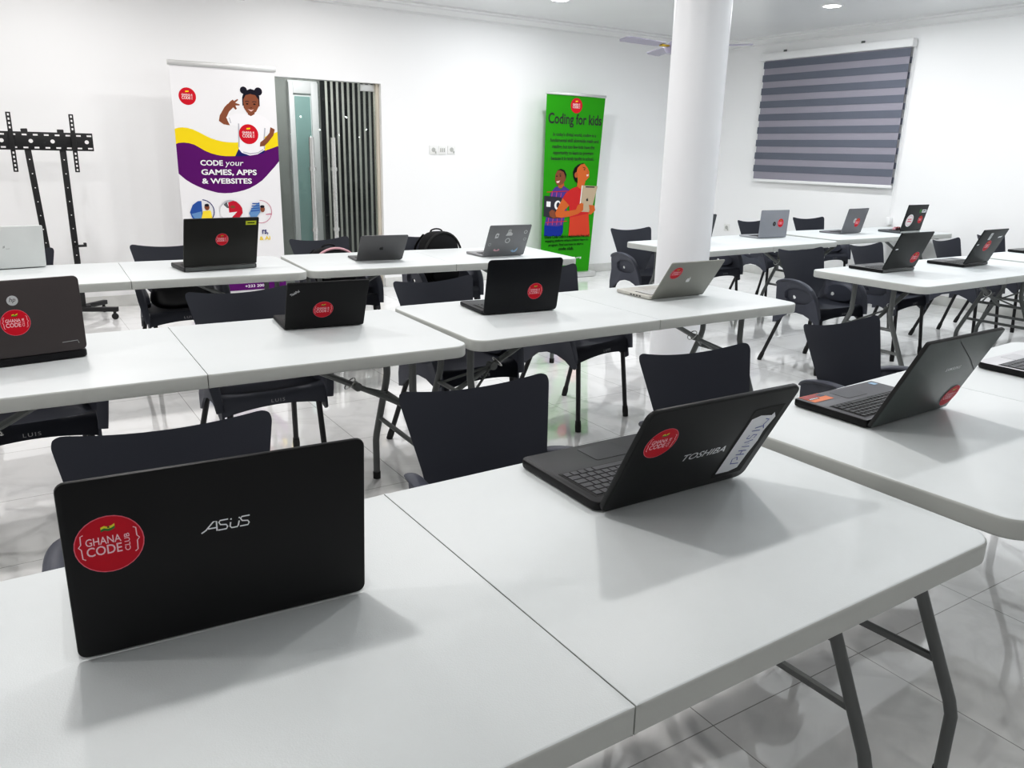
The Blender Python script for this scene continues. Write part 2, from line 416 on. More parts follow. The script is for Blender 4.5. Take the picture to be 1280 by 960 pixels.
for x, y, th, lab in [
    (-.302,.614,.91, 'white folding table in the foreground carrying the large black laptop with silver letters'),
    (1.614,.637,3.9, 'white folding table right of the foreground one, under the grey-green laptop'),
    (-.420,2.487,-1.5, 'white folding table in the second row under the brown-grey laptop and small black one'),
    (1.440,2.476,-.25, 'white folding table in the second row holding the black and the silver laptop'),
    (-.360,4.465,-2.6, 'white folding table in the back row before the purple and yellow banner'),
    (1.475,4.403,-3.6, 'white folding table in the back row holding the laptop covered in small stickers'),
    (4.322,4.235,3.0, 'white folding table by the back right wall whose left end passes behind the column'),
    (6.235,4.429,-.84, 'white folding table in the far right corner holding the laptop with a big white sticker'),
    (4.358,2.494,.6, 'white folding table at the right in front of the wall table, with two black laptops'),
    (6.26,2.53,.4, 'white folding table cut by the right edge of the photo, mostly hidden')]:
    place(tab0, used, (x,y,0), R(th), lab, GT)

# ------------------------------------------------------------------ armchairs
def make_chair():
    t = thing('armchair', 'x', 'chair')
    # backrest: curved flared panel narrowing to a stem at the seat
    bm = NB(); NS, NT = 34, 34; g = []
    def halfw(z):
        if z >= .60: return .192+(.236-.192)*((z-.60)/.215)**1.0
        k = (z-.445)/(.60-.445)
        return .095+(.192-.095)*(math.sin(max(k,0)*PI/2)**1.6)
    for j in range(NT+1):
        tz = math.sin(j/NT*PI/2)**.8 if j else 0.; row = []
        for i in range(NS+1):
            s = math.sin((-1+2*i/NS)*PI/2); z = .445+(.815-.445)*tz
            w = halfw(z); rc = .034
            px, pz = (abs(s)*w-(w-rc))/rc, (z-(.815-rc))/rc
            if px > 0 and pz > 0:
                k = max(px,pz)/math.hypot(px,pz); s = math.copysign((w-rc+px*k*rc)/w, s); z = .815-rc+pz*k*rc
            if tz > .7: z -= (tz-.7)/.3*.030*(1-s*s)
            y = .165+.115*((z-.445)/.37)**1.1 - .035*s*s
            row.append(bm.verts.new((s*w, y, z)))
        g.append(row)
    for j in range(NT):
        for i in range(NS): bm.faces.new((g[j][i], g[j][i+1], g[j+1][i+1], g[j+1][i]))
    bmesh.ops.solidify(bm, geom=bm.faces[:], thickness=.011)
    o = finish('backrest', bm, M['chair'], t, smooth=50)
    bv = o.modifiers.new('soft_edge', 'BEVEL'); bv.width = .004; bv.segments = 2; bv.limit_method = 'ANGLE'; bv.angle_limit = R(50)
    # seat with rolled front and arched apron
    bm = NB(); g = []; NX = 16
    prof = [(.19,.452), (.10,.446), (0,.443), (-.10,.447), (-.145,.452), (-.168,.449), (-.181,.437), (-.186,.415), (-.188,.365)]
    for j, (y, z) in enumerate(prof):
        row = []
        for i in range(NX+1):
            s = -1+2*i/NX; w = .213-.015*max(0,(y+.0))/.19
            dz = -.008*(1-s*s) if j < 5 else 0
            if j == len(prof)-1: dz = .028*(1-s**2)
            yy = y + (.014*s*s if j >= 4 else 0)
            row.append(bm.verts.new((s*w, yy, z+dz)))
        g.append(row)
    for j in range(len(prof)-1):
        for i in range(NX): bm.faces.new((g[j][i], g[j][i+1], g[j+1][i+1], g[j+1][i]))
    bmesh.ops.solidify(bm, geom=bm.faces[:], thickness=-.012)
    seat = finish('seat', bm, M['chair'], t, smooth=50)
    bm = NB(); text(bm, 'LUIS', -.028, 0, .056, .014, 0, 0, bold=.0, font_space=1.3)
    finish('maker_mark', bm, M['lightprint'], seat, smooth=None, loc=(0,-.2005,.408), rot=(R(92),0,0))
    # sides: arm band and panel with an oval opening
    for s in (-1, 1):
        top = smooth_path([(.235,.575), (.17,.600), (.08,.610), (-.02,.604), (-.085,.577), (-.130,.525), (-.155,.470), (-.172,.40)], 4)
        top = [(p.x, p.y) for p in [Vector((a[0],a[1],0)) for a in top]]
        bot = [(-.180,.345), (-.165,.335), (-.14,.345), (-.10,.372), (-.04,.392), (.03,.396), (.10,.378), (.16,.335), (.20,.300), (.235,.292), (.238,.36), (.238,.46), (.238,.54)]
        outer = top + bot
        N = len(outer)
        cyy, czz = .035, .500
        inner = []
        for (y, z) in outer:
            a = math.atan2((z-czz)/.10, (y-cyy)/.17)
            ry, rz = .122, (.062 if math.sin(a) > 0 else .046)
            inner.append((cyy+ry*math.cos(a), czz+rz*math.sin(a)))
        def xo(y, z): return s*(.222+.018*max(0,min(1,(z-.40)/.2)) - (.030*max(0,(y-.12)/.12) if z > .40 else .012*max(0,(y-.12)/.12)))
        bm = NB()
        Ov = [bm.verts.new((xo(y,z), y, z)) for y, z in outer]; Iv = [bm.verts.new((xo(y,z)-s*.012, y, z)) for y, z in inner]
        hole = []
        for (y, z) in outer:
            a = math.atan2((z-czz)/.10, (y-cyy)/.17); hole.append((cyy+.045+.018*math.cos(a), czz-.006+.013*math.sin(a)))
        Hv = [bm.verts.new((xo(y,z)-s*.034, y, z)) for y, z in hole]; Dv = [bm.verts.new((xo(y,z)-s*.032, cyy+(y-cyy)*.93, czz+(z-czz)*.90)) for y, z in inner]
        for A_, B_ in ((Ov,Iv), (Iv,Dv), (Dv,Hv)):
            for k in range(N): bm.faces.new((A_[k], A_[(k+1)%N], B_[(k+1)%N], B_[k]))
        bmesh.ops.recalc_face_normals(bm, faces=bm.faces[:])
        bmesh.ops.solidify(bm, geom=bm.faces[:], thickness=.010)
        finish('side_panel', bm, M['chair'], t, smooth=60)
        path = smooth_path([(s*.190,.245,.566), (s*.214,.20,.592), (s*.238,.10,.614), (s*.246,0,.612), (s*.246,-.085,.583), (s*.243,-.135,.530), (s*.236,-.165,.465), (s*.228,-.182,.39)], 5)
        bm = NB(); tube(bm, path, [.016+.010*min(1,k/8) if k < 8 else (.026 if k < 26 else .026-.008*(k-26)/10) for k in range(len(path))], 12, flat=(.9,.36))
        finish('arm', bm, M['chair'], t, smooth=70)
        for yt, zt, xf, yf in ((-.160,.40,.202,-.195), (.155,.40,.232,.285)):
            bm = NB(); tube(bm, [(s*.185,yt,zt), (s*xf,yf,.03)], .0125, 12); lg = finish('leg', bm, M['blacktube'], t, smooth=60)
            bm = NB(); d = Vector((s*(xf-.185), yf-yt, .03-zt)).normalized(); e = Vector((s*xf,yf,.03))
            tube(bm, [e-d*.03, e, e+d*(.03/abs(d.z))*.98], [.0145,.0165,.0155], 12); finish('foot_cap', bm, M['rubber'], lg)
    return t
ch0 = make_chair(); cused = [False]
GC = 'dark plastic armchairs at the tables'
for tx, ty, th, lab in [
    (.271,1.871,-2.9, 'dark plastic armchair behind the large black laptop in the foreground'),
    (1.053,1.832,-2.1, 'dark plastic armchair between the two foreground laptops, its tall back bare'),
    (1.894,1.844,-5.7, 'dark plastic armchair whose back rises behind the tilted black laptop with a paper label'),
    (2.779,1.930,-1.8, 'dark plastic armchair behind the grey-green laptop with orange palm rest sticker'),
    (.000,3.612,2.0, 'dark armchair mostly hidden behind the brown-grey laptop at the left edge'),
    (.873,3.609,2.0, 'dark armchair behind the small black laptop with the silver corner mark'),
    (1.791,3.535,5.0, 'dark armchair at the left end of the table with the black and silver laptops'),
    (2.565,3.655,12., 'dark armchair peeking out right of the black laptop in the second row'),
    (4.823,3.737,-3.9, 'slate grey armchair with its arm in full view, right of the column'),
    (5.610,3.757,4.3, 'slate armchair behind the left of the two black laptops on the right table'),
    (6.684,3.745,3.3, 'slate armchair standing between the two black laptops of the right table'),
    (7.604,3.858,-.7, 'slate armchair at the far right showing past the black laptop with a pale name sticker'),
    (4.676,5.410,0, 'slate armchair left of the column at the table end, its arm in view'),
    (5.47,5.45,0, 'slate armchair almost wholly hidden behind the column at the wall table'),
    (6.572,5.712,0, 'slate armchair left of the silver laptop on the wall table'),
    (7.554,5.790,-7.1, 'slate armchair between the two grey laptops at the wall under the blind'),
    (.050,5.50,0, 'dark armchair behind the pale silver laptop at the left edge'),
    (.919,5.488,0, 'dark armchair before the white banner, left of the black workstation laptop'),
    (1.903,5.506,9., 'dark armchair in front of the glass door with a pink-trimmed bag on it'),
    (2.713,5.489,6., 'dark armchair with a black backpack, right of the small grey laptop')]:
    a = R(th); lx, ly = 0, .272
    place(ch0, cused, (tx-(-math.sin(a))*ly, ty-math.cos(a)*ly, 0), a, lab, GC)

# ------------------------------------------------------------------ stickers and marks (flat meshes in unit coordinates, z a little apart)
def sticker_mesh():
    bm = NB()
    poly(bm, circ(0,0,1), 0, 1); poly(bm, circ(0,0,.965,n=40), .004, 0)
    text(bm, 'GHANA', -.66, .03, 1.00, .27, .008, 2, bold=.012)
    text(bm, 'CODE', -.66, -.34, 1.00, .33, .008, 2, bold=.014)
    text(bm, 'CLUB', .58, -.34, .62, .16, .008, 2, bold=.012, rot=PI/2)
    for s in (-1, 1):
        b = [(.70,.46), (.78,.42), (.79,.14), (.86,.05), (.79,-.04), (.78,-.36), (.70,-.42)]
        strip(bm, [(s*x, y) for x, y in b], .035, .008, 2)
    fl = [(-.20,.46), (-.10,.50), (0,.46), (.10,.48), (.20,.54)]
    for k, mi in ((0,3), (1,4), (2,0)):
        lo = [(x, y+.08*k) for x, y in fl]; hi = [(x, y+.08*(k+1)) for x, y in fl]
        if mi != 0: poly(bm, lo+hi[::-1], .008, mi)
    poly(bm, [(.05*math.cos(PI/2+k*PI/5)*(1 if k % 2 == 0 else .42)+.02, .60+.05*math.sin(PI/2+k*PI/5)*(1 if k % 2 == 0 else .42)) for k in range(10)], .012, 5)
    me = bpy.data.meshes.new('club_sticker'); bm.to_mesh(me); bm.free()
    for m in (M['red'], M['pinkrim'], M['stickertext'], M['green'], M['yellow'], M['black']): me.materials.append(m)
    return me
ST = sticker_mesh()
LIDZ = .0006
def stick(lid, u, v, r=.04, rot=0., name='round_sticker', me=None, sx=1., mats=None):
    o = bpy.data.objects.new(name, me or ST); C.objects.link(o); o.parent = lid
    o.location = (u, v, LIDZ); o.scale = (r*sx, r, r); o.rotation_euler = (0,0,rot); return o
def mark(lid, name, bm, m, u=0, v=0, rot=0.):
    o = finish(name, bm, m, lid, smooth=None); o.location = (u, v, LIDZ); o.rotation_euler = (0,0,rot); return o
def apple(bm, s, z=0, mi=0):
    body = [(0,.30), (.10,.36), (.24,.37), (.36,.31), (.43,.22), (.33,.10), (.31,-.02), (.37,-.14), (.46,-.20), (.38,-.36), (.27,-.48), (.17,-.49), (.07,-.45), (-.04,-.45), (-.15,-.49), (-.27,-.46), (-.38,-.30), (-.45,-.08), (-.44,.12), (-.36,.28), (-.24,.36), (-.10,.36)]
    poly(bm, [(x*s, y*s) for x, y in body], z, mi)
    poly(bm, [(0,.42*s), (.02*s,.54*s), (.10*s,.63*s), (.21*s,.67*s), (.19*s,.55*s), (.11*s,.46*s)], z, mi)
def roundlogo(bm, r, letters):
    poly(bm, circ(0,0,r), 0, 0); text(bm, letters, -r*.55, -r*.5, r*1.1, r*1.1, .0004, 1, bold=.0, shear=.25)

# ------------------------------------------------------------------ laptops
def laptop(label, x, y, yaw, w, h, d, a, lid, base=None, deck=None, keys=None, tb=.018, lt=.008, cr=.012, numpad=True, z=TH, hinge=.0, drop=True, back=None, rim=None, kd=(.14,.56), km=.06):
    """x,y: left end of the hinge line; +x along the hinge, +y towards the user; a: lean of the lid away from the keyboard"""
    base = base or lid; deck = deck or base; keys = keys or M['keys']
    drop = drop and back is None
    if drop: x, y, w, h = x*1.018, y*1.018, w*1.018, h*1.018
    t = thing('laptop', label, 'laptop', (x,y,z), R(yaw), 'laptops on the tables')
    if drop: hinge = -.012
    bm = NB(); pts = rrect(0, w, -hinge, d, cr); slab(bm, pts, .002, tb, 0, bev=min(.005, tb*.3), seg=2, side=1)
    for fx in (.04, w-.04):
        for fy in (.03, d-.03): tube(bm, [(fx,fy,.003), (fx,fy,0)], .006, 8, 1)
    b = finish('base', bm, [deck, base], t, smooth=40)
    # keyboard well + keys
    kw0, kw1 = w*km, w*(1-km); kd0, kd1 = d*kd[0], d*kd[1]
    if not numpad: kw0, kw1 = w*.09, w*.91
    bm = NB(); box(bm, kw0-.004, kw1+.004, kd0-.004, kd1+.004, tb-.001, tb+.0006, mi=1)
    rows = 6; cols = 18 if numpad else 14; pw = (kw1-kw0)/cols; ph = (kd1-kd0)/rows
    for rr in range(rows):
        cc = 0
        while cc < cols:
            wd = 1
            if rr == rows-1 and cc == 4: wd = 5
            elif rr in (2,3,4) and cc in (0,): wd = 1.5
            if cc+wd > cols: wd = cols-cc
            gap = .0035 if (numpad and cc <= 4 < cc+wd) else .0015
            # columns run mirrored: the user sits on the +y side
            xa = kw0+cc*pw+.0013; xb = kw0+(cc+wd)*pw-.0013; ya = kd0+rr*ph+.0013; yb = kd0+(rr+1)*ph-.0013
            box(bm, xa, xb, ya, yb, tb, tb+.0026, bev=.0007, seg=1)
            cc += wd
    finish('keyboard', bm, [keys, M['rubber']], b, smooth=None)
    bm = NB(); slab(bm, rrect(w*.36, w*.62, d*.66, d*.93, .006), tb-.0005, tb+.0006); finish('touchpad', bm, [mat('touchpad', tuple(v*.8 for v in deck.node_tree.nodes['Principled BSDF'].inputs['Base Color'].default_value[:3]), .3)], b)
    if back:
        bm = NB(); box(bm, w*.02, w*.98, -hinge-.003, .0, .004, tb-.002, bev=.001); finish('rear_strip', bm, back, b)
    # lid: local x right, y up the lid, z out of the back of the lid
    bm = NB(); slab(bm, rrect(0, w, 0, h, cr), -lt, 0, 0, bev=min(.003, lt*.35), seg=2, side=1)
    L = finish('lid', bm, [lid, rim or lid], t, smooth=40, loc=(0, 0, .005 if drop else tb+.001), rot=(PI/2+R(a), 0, 0))
    bm = NB(); box(bm, .012, w-.012, .018, h-.012, -lt-.0006, -lt+.001); finish('screen', bm, M['screen'], L)
    for hx in (w*.12, w*.88):
        bm = NB(); tube(bm, [(hx-.02,.010 if drop else .004,-lt*.6), (hx+.02,.010 if drop else .004,-lt*.6)], .006 if not drop else lt*.55, 10); finish('hinge', bm, M['rubber'], L)
    return t, L, b

black_lid = lidmat('lid_matte_black', (30,31,33), .42)
t, L, b = laptop('large black laptop nearest the camera, back turned, with silver letters and red sticker', .019,1.062,-3.6,.392,.257,.245,4.1, black_lid, tb=.02, cr=.013)
stick(L, .054,.167,.0415)
bm = NB()
# slanted wide lettering drawn as strokes
def stroke_text(bm):
    S = .0021
    # A (slash with foot), S, U, S
    strip(bm, [(0,0), (.006,.0035), (.0165,.0150), (.0205,.0150), (.0205,.0)], S, 0); strip(bm, [(.009,.0052), (.0205,.0052)], S, 0)
    for ox in (.0235, .0525):
        strip(bm, [(ox+.0125,.0150), (ox+.002,.0150), (ox,.0125), (ox+.002,.0085), (ox+.0095,.0072), (ox+.0112,.004), (ox+.0095,.0005), (ox-.0015,.0005)], S, 0)
    strip(bm, [(.0390,.0095), (.0380,.003), (.0400,.0005), (.0475,.0005), (.0490,.003), (.0505,.0095)], S, 0)
    strip(bm, [(.0396,.0130), (.0399,.0152)], S, 0); strip(bm, [(.0508,.0130), (.0511,.0152)], S, 0)
stroke_text(bm); mark(L, 'letter_mark', bm, M['silver'], .166,.156)

tosh = lidmat('lid_dark_textured', (34,37,38), .42)
t, L, b = laptop('black laptop tilted far back on the foreground table with a torn white paper label', .898,1.071,-.5,.387,.265,.290,27.9, tosh, base=lidmat('base_black_satin', (32,32,35), .4), deck=lidmat('deck_charcoal', (62,62,66), .45), keys=M['keysgrey'], tb=.022, lt=.012, cr=.02)
stick(L, .064,.184,.0385)
bm = NB(); text(bm, 'TOSHIBA', 0, 0, .118, .0185, 0, 0, bold=.02, shear=.22); mark(L, 'letter_mark', bm, M['silver'], .153,.110)
bm = NB(); poly(bm, [(.285,.022), (.372,.024), (.375,.225), (.290,.222)], 0, 0); mark(L, 'label_recess', bm, M['rubber'])
bm = NB(); pp = [(.291,.034), (.330,.033), (.352,.040), (.356,.085), (.362,.12), (.359,.15), (.368,.190), (.356,.205), (.352,.197), (.318,.203), (.296,.196)]
poly(bm, pp, .0004, 0)
hs = .0022
for st in ([(.318,.060),(.345,.056)],[(.320,.060),(.316,.075),(.328,.079),(.334,.068)],[(.318,.088),(.345,.084)],[(.318,.100),(.344,.096)],[(.331,.086),(.331,.098)],
           [(.345,.108),(.320,.112),(.338,.119),(.320,.124),(.343,.128)],[(.322,.146),(.318,.137),(.328,.134),(.333,.145),(.345,.143),(.341,.134)],[(.320,.158),(.345,.156)],[(.324,.166),(.347,.168)],[(.352,.160),(.345,.172),(.352,.186),(.340,.190)]):
    strip(bm, st, hs, .0008, 1)
mark(L, 'paper_label', bm, [M['paper'], M['ink']])

sam = lidmat('lid_glossy_grey_green', (72,80,77), .3, coat=.15)
t, L, b = laptop('glossy grey-green laptop with red sticker low on its lid and colourful palm rest sticker', 1.818,1.122,1.6,.365,.270,.237,25.2, sam, base=lidmat('base_black_gloss', (18,18,20), .3), deck=lidmat('deck_graphite', (92,92,96), .4), rim=M['rubber'], tb=.024, lt=.012, cr=.006)
stick(L, .335,.050,.037)
bm = NB(); text(bm, 'SAMSUNG', 0, 0, .072, .0105, 0, 0, bold=.01, font_space=1.2); mark(L, 'letter_mark', bm, M['silver'], .192,.159)
bm = NB(); strip(bm, [(.155,.262), (.215,.228), (.30,.180), (.366,.136)], .0016, 0, 0); mark(L, 'hairline', bm, M['rubber'])
bm = NB(); poly(bm, rrect(.012,.100,.178,.232,.003), 0, 0); poly(bm, [(.014,.205),(.098,.205),(.098,.230),(.014,.230)], .0003, 1); poly(bm, [(.018,.196),(.060,.196),(.060,.206),(.018,.206)], .0005, 2); poly(bm, [(.075,.205),(.098,.205),(.098,.225),(.075,.225)], .0005, 3)
for k in range(5): poly(bm, [(.021+k*.0075,.198),(.026+k*.0075,.198),(.026+k*.0075,.204),(.021+k*.0075,.204)], .0007, 4)
o = finish('palm_rest_sticker', bm, [M['orange'], M['flagred'], M['black'], mat('sticker_slate', srgb(70,80,95), .5), M['paper']], b, smooth=None); o.location = (0,0,.0248)
bm = NB(); poly(bm, rrect(.33,.352,.20,.222,.002), 0, 0); o = finish('spec_sticker', bm, M['stickerblue'], b, smooth=None); o.location = (0,0,.0248)

hpd = lidmat('lid_brown_grey', (74,68,68), .42)
t, L, b = laptop('brown-grey laptop cut by the left edge, round silver emblem above a red sticker', -.162,2.808,8.5,.37,.238,.245,-1.5, hpd, base=lidmat('base_dark_navy', (24,25,32), .45), tb=.026, lt=.012, cr=.016, drop=False)
stick(L, .181,.108,.0405)
bm = NB(); roundlogo(bm, .0155, 'hp'); mark(L, 'round_emblem', bm, [M['silver'], hpd], .181,.176)
bm = NB(); strip(bm, [(.300,.030),(.345,.032),(.348,.022)], .002, 0, 0); mark(L, 'scratch', bm, M['dimsilver'])

tp = lidmat('lid_soft_black', (24,26,29), .55)
t, L, b = laptop('small black laptop with silver corner mark on the second row table, lid leaning back', .862,2.902,-6.,.302,.212,.235,28., tp, base=lidmat('base_soft_black', (26,26,29), .5), tb=.018, lt=.009, cr=.006, numpad=False)
stick(L, .140,.088,.0385)
bm = NB(); text(bm, 'ThinkPad', 0, 0, .036, .011, 0, 0, bold=.01); mark(L, 'letter_mark', bm, M['silver'], .017,.158, R(33))

bl = lidmat('lid_blue_black', (20,25,34), .38)
t, L, b = laptop('black laptop with its red sticker low on the right of the lid, second row', 1.678,2.826,-5.5,.352,.236,.262,11.2, bl, base=lidmat('base_charcoal', (52,54,60), .45), tb=.02, lt=.009, cr=.016)
stick(L, .237,.094,.037)

ms = lidmat('lid_aged_aluminium', (155,155,148), .4, metal=.2)
t, L, b = laptop('silver laptop leaning open beside the column, red sticker and white fruit emblem', 2.580,2.793,0,.342,.226,.262,34.3, ms, base=lidmat('base_pale_aluminium', (205,203,196), .4, metal=.2), keys=mat('silver_keys', (.55,.55,.54), .4), tb=.020, lt=.007, cr=.008, numpad=False)
stick(L, .063,.166,.036)
bm = NB(); apple(bm, .030); mark(L, 'fruit_emblem', bm, M['white'], .172,.115)
bm = NB()
for k in range(4): box(bm, -.0006, .0004, .075+k*.022, .087+k*.022, .007, .013)
finish('side_ports', bm, M['rubber'], b)

hps = lidmat('lid_pale_silver', (214,217,216), .4, metal=.15)
t, L, b = laptop('pale silver laptop at the left edge on the back row table', -.124,4.978,8.,.34,.225,.235,8., hps, tb=.018, lt=.008, cr=.008)
bm = NB(); strip(bm, [(0,0),(.0028,.013)], .0022, 0, 0); strip(bm, [(.005,.001),(.0078,.014)], .0015, 0, 0); strip(bm, [(.012,-.004),(.030,-.003)], .001, 0, 0); mark(L, 'small_mark', bm, M['rubber'], .150,.112)

ws = lidmat('lid_gunmetal', (58,58,54), .42)
t, L, b = laptop('big dark laptop with a yellow tag in its top right corner, before the banner', .841,4.621,5.,.405,.278,.250,18., ws, base=lidmat('base_gunmetal', (66,66,68), .45), tb=.026, lt=.012, cr=.006, back=M['steel'])
stick(L, .203,.156,.0355)
bm = NB(); poly(bm, [(.330,.236),(.390,.236),(.390,.260),(.330,.260)], 0, 0); strip(bm, [(.340,.248),(.380,.248)], .006, .0004, 1); mark(L, 'yellow_tag', bm, [M['lime'], P['dkgreen']])

mg = lidmat('lid_space_grey', (108,108,109), .38, metal=.3)
t, L, b = laptop('small grey laptop with dark fruit emblem, back row near the glass door', 1.827,4.601,-7.,.291,.212,.215,40., mg, tb=.012, lt=.005, cr=.010, numpad=False)
bm = NB(); apple(bm, .028); mark(L, 'fruit_emblem', bm, M['black'], .143,.105)

sk = lidmat('lid_grey_stickered', (135,136,138), .42, metal=.2)
t, L, b = laptop('grey laptop dotted with small pale stickers on the back row table', 2.646,4.479,-.4,.316,.228,.230,25., sk, base=lidmat('base_grey', (150,150,152), .42, metal=.2), tb=.016, lt=.006, cr=.010, numpad=False)
def smallsticker(u, v, kind, m, r=.02):
    bm = NB()
    if kind == 'ring': ringpoly(bm, 0,0, r, r*.72, 0, 0)
    elif kind == 'bird': poly(bm, [(-r*1.4,-r*.2),(-r*.6,r*.1),(0,-r*.3),(r*.8,r*.4),(r*1.3,r*1.),(r*1.2,-.1*r),(r*.6,-r*.8),(-r*.5,-r*.9)], 0, 0)
    elif kind == 'cloud': poly(bm, circ(0,-r*.3,r*1.2,r*.5,16), 0, 0); poly(bm, circ(0,r*.2,r*.55,r*.55,16), .0002, 1)
    elif kind == 'figure': poly(bm, circ(0,r*.5,r*.55,r*.5,14), 0, 0); poly(bm, [(-r,-r),(r,-r),(r*1.2,-r*.4),(r*.5,.1*r),(-r*.5,.1*r)], 0, 0); ringpoly(bm, 0,r*.5,r*.35,r*.2,.0003,1)
    elif kind == 'tile': poly(bm, [(-r*.7,-r),(r*.5,-r*.8),(r*.7,r*.7),(-r*.2,r),(-r*.7,r*.4)], 0, 0); poly(bm, circ(0,0,r*.35,n=10), .0003, 1)
    mark(L, 'small_sticker', bm, [m, sk], u, v)
smallsticker(.160,.178,'figure',M['stickergrey'],.024); smallsticker(.071,.156,'tile',M['stickergrey'],.020); smallsticker(.161,.117,'ring',M['stickergrey'],.019)
smallsticker(.093,.054,'cloud',M['stickerpink'],.020); smallsticker(.233,.042,'bird',M['stickerblue'],.020); smallsticker(.287,.178,'ring',M['stickergrey'],.013); smallsticker(.294,.124,'ring',M['dimsilver'],.011); smallsticker(.030,.092,'ring',M['dimsilver'],.011)

t, L, b = laptop('dark grey laptop half hidden behind the column, only its lid edge showing', 4.502,4.640,-4.,.36,.227,.235,12.4, lidmat('lid_charcoal', (78,80,84), .45), tb=.018, lt=.008)

es = lidmat('lid_silver_grey', (150,152,158), .4, metal=.25)
t, L, b = laptop('silver laptop right of the column, dark round emblem beside its red sticker', 5.493,4.671,-1.5,.345,.234,.228,2., es, base=lidmat('base_silver', (175,176,180), .4, metal=.25), tb=.016, lt=.007, cr=.008)
stick(L, .255,.126,.037)
bm = NB(); roundlogo(bm, .019, 'hp'); mark(L, 'round_emblem', bm, [M['rubber'], es], .176,.119)

hg = lidmat('lid_mid_grey', (122,123,127), .4, metal=.25)
t, L, b = laptop('mid grey laptop below the blind, red sticker overlapping a pale emblem', 6.612,4.669,6.,.354,.237,.228,13.2, hg, base=lidmat('base_mid_grey', (130,130,134), .4, metal=.25), tb=.016, lt=.007, cr=.008)
bm = NB(); poly(bm, circ(0,0,.024), 0, 0); text(bm, 'hp', -.011,-.012,.022,.024,.0003,1,shear=.25); mark(L, 'round_emblem', bm, [M['stickergrey'], hg], .172,.124)
o = stick(L, .225,.104,.043); o.location.z = .0012

hk = lidmat('lid_dark_slate', (52,58,60), .42)
t, L, b = laptop('dark laptop with big white oval and other stickers, farthest right on the wall table', 7.431,4.596,1.8,.357,.258,.235,11.9, hk, base=lidmat('base_steel_grey', (92,94,98), .42), tb=.022, lt=.009, cr=.006, back=M['dimsilver'])
bm = NB(); poly(bm, circ(0,0,.062), 0, 0); strip(bm, [(-.034,.010),(0,.014),(.030,.012)], .010, .0004, 1); strip(bm, [(-.030,-.010),(.0,-.008),(.034,-.012)], .012, .0004, 1); ringpoly(bm,0,0,.048,.045,.0004,1); mark(L, 'white_round_sticker', bm, [M['white'], M['pinkrim']], .095,.104)
stick(L, .280,.110,.038)
bm = NB(); poly(bm, [(0,0),(.075,0),(.075,.030),(0,.030)], 0, 0); strip(bm, [(.012,.012),(.035,.017),(.062,.016)], .008, .0004, 1); mark(L, 'name_sticker', bm, [M['paper'], M['rubber']], .262,.180)
bm = NB(); poly(bm, circ(0,0,.018,.022,12), 0, 0); mark(L, 'leaf_sticker', bm, M['green'], .236,.196)
# small bundle on its keyboard
bm = NB()
for k in range(4): box(bm, -.045+k*.022, -.025+k*.022, -.015, .015, 0, .022+.006*(k % 2), mi=k % 2, bev=.002)
o = finish('small_bundle', bm, [M['stickerpink'], M['flagred']], None, loc=(7.53,4.70,TH+.0252))
tag(o, 'small pink and red bundle lying on the keyboard of the farthest right dark laptop', 'bundle')

i1 = lidmat('lid_charcoal_green', (58,63,62), .42)
t, L, b = laptop('black laptop nearest the free end of the right table, red sticker low on its lid', 4.641,2.947,-1.1,.337,.252,.245,22.5, i1, base=lidmat('base_jet', (20,20,24), .4), deck=lidmat('deck_grey', (100,100,100), .45), tb=.022, lt=.009, cr=.005, back=M['steel'])
stick(L, .272,.074,.039)
bm = NB(); strip(bm, [(0,.004),(.026,.006)], .008, 0, 0); mark(L, 'letter_mark', bm, M['silver'], .020,.136)
t, L, b = laptop('black laptop with pale name sticker above its red one, right end of the right table', 5.441,2.878,3.0,.342,.252,.250,22.9, i1, base=lidmat('base_jet', (20,20,24), .4), deck=lidmat('deck_grey', (100,100,100), .45), tb=.022, lt=.009, cr=.005, back=M['tvblack'])
stick(L, .165,.132,.040)
bm = NB(); poly(bm, rrect(-.018,.018,-.026,.026,.004), 0, 0); poly(bm, circ(0,.004,.010,n=12), .0003, 1); mark(L, 'pale_sticker', bm, [M['stickergrey'], M['dimsilver']], .132,.203)
bm = NB(); strip(bm, [(0,.004),(.026,.006)], .007, 0, 0); mark(L, 'letter_mark', bm, M['silver'], .012,.140)
bm = NB(); strip(bm, [(0,.004),(.018,.009),(.030,.007),(.050,.013)], .010, 0, 0); mark(L, 'word_sticker', bm, M['silver'], .250,.186)

t, L, b = laptop('laptop with pale palm rest and black keys cut by the right edge', 2.735,1.105,2.,.37,.25,.245,24., lidmat('lid_white_silver', (205,205,208), .4), base=lidmat('base_ink', (16,16,20), .4), deck=lidmat('deck_white_silver', (212,212,216), .4), keys=M['keysgrey'], tb=.024, lt=.009, cr=.03, kd=(.12,.70), km=.035)
t, L, b = laptop('black laptop just entering at the right edge on the half hidden right table', 6.70,2.985,0,.345,.25,.245,23., i1, base=lidmat('base_jet', (20,20,24), .4), deck=lidmat('deck_grey', (100,100,100), .45), tb=.022, lt=.009, cr=.008)

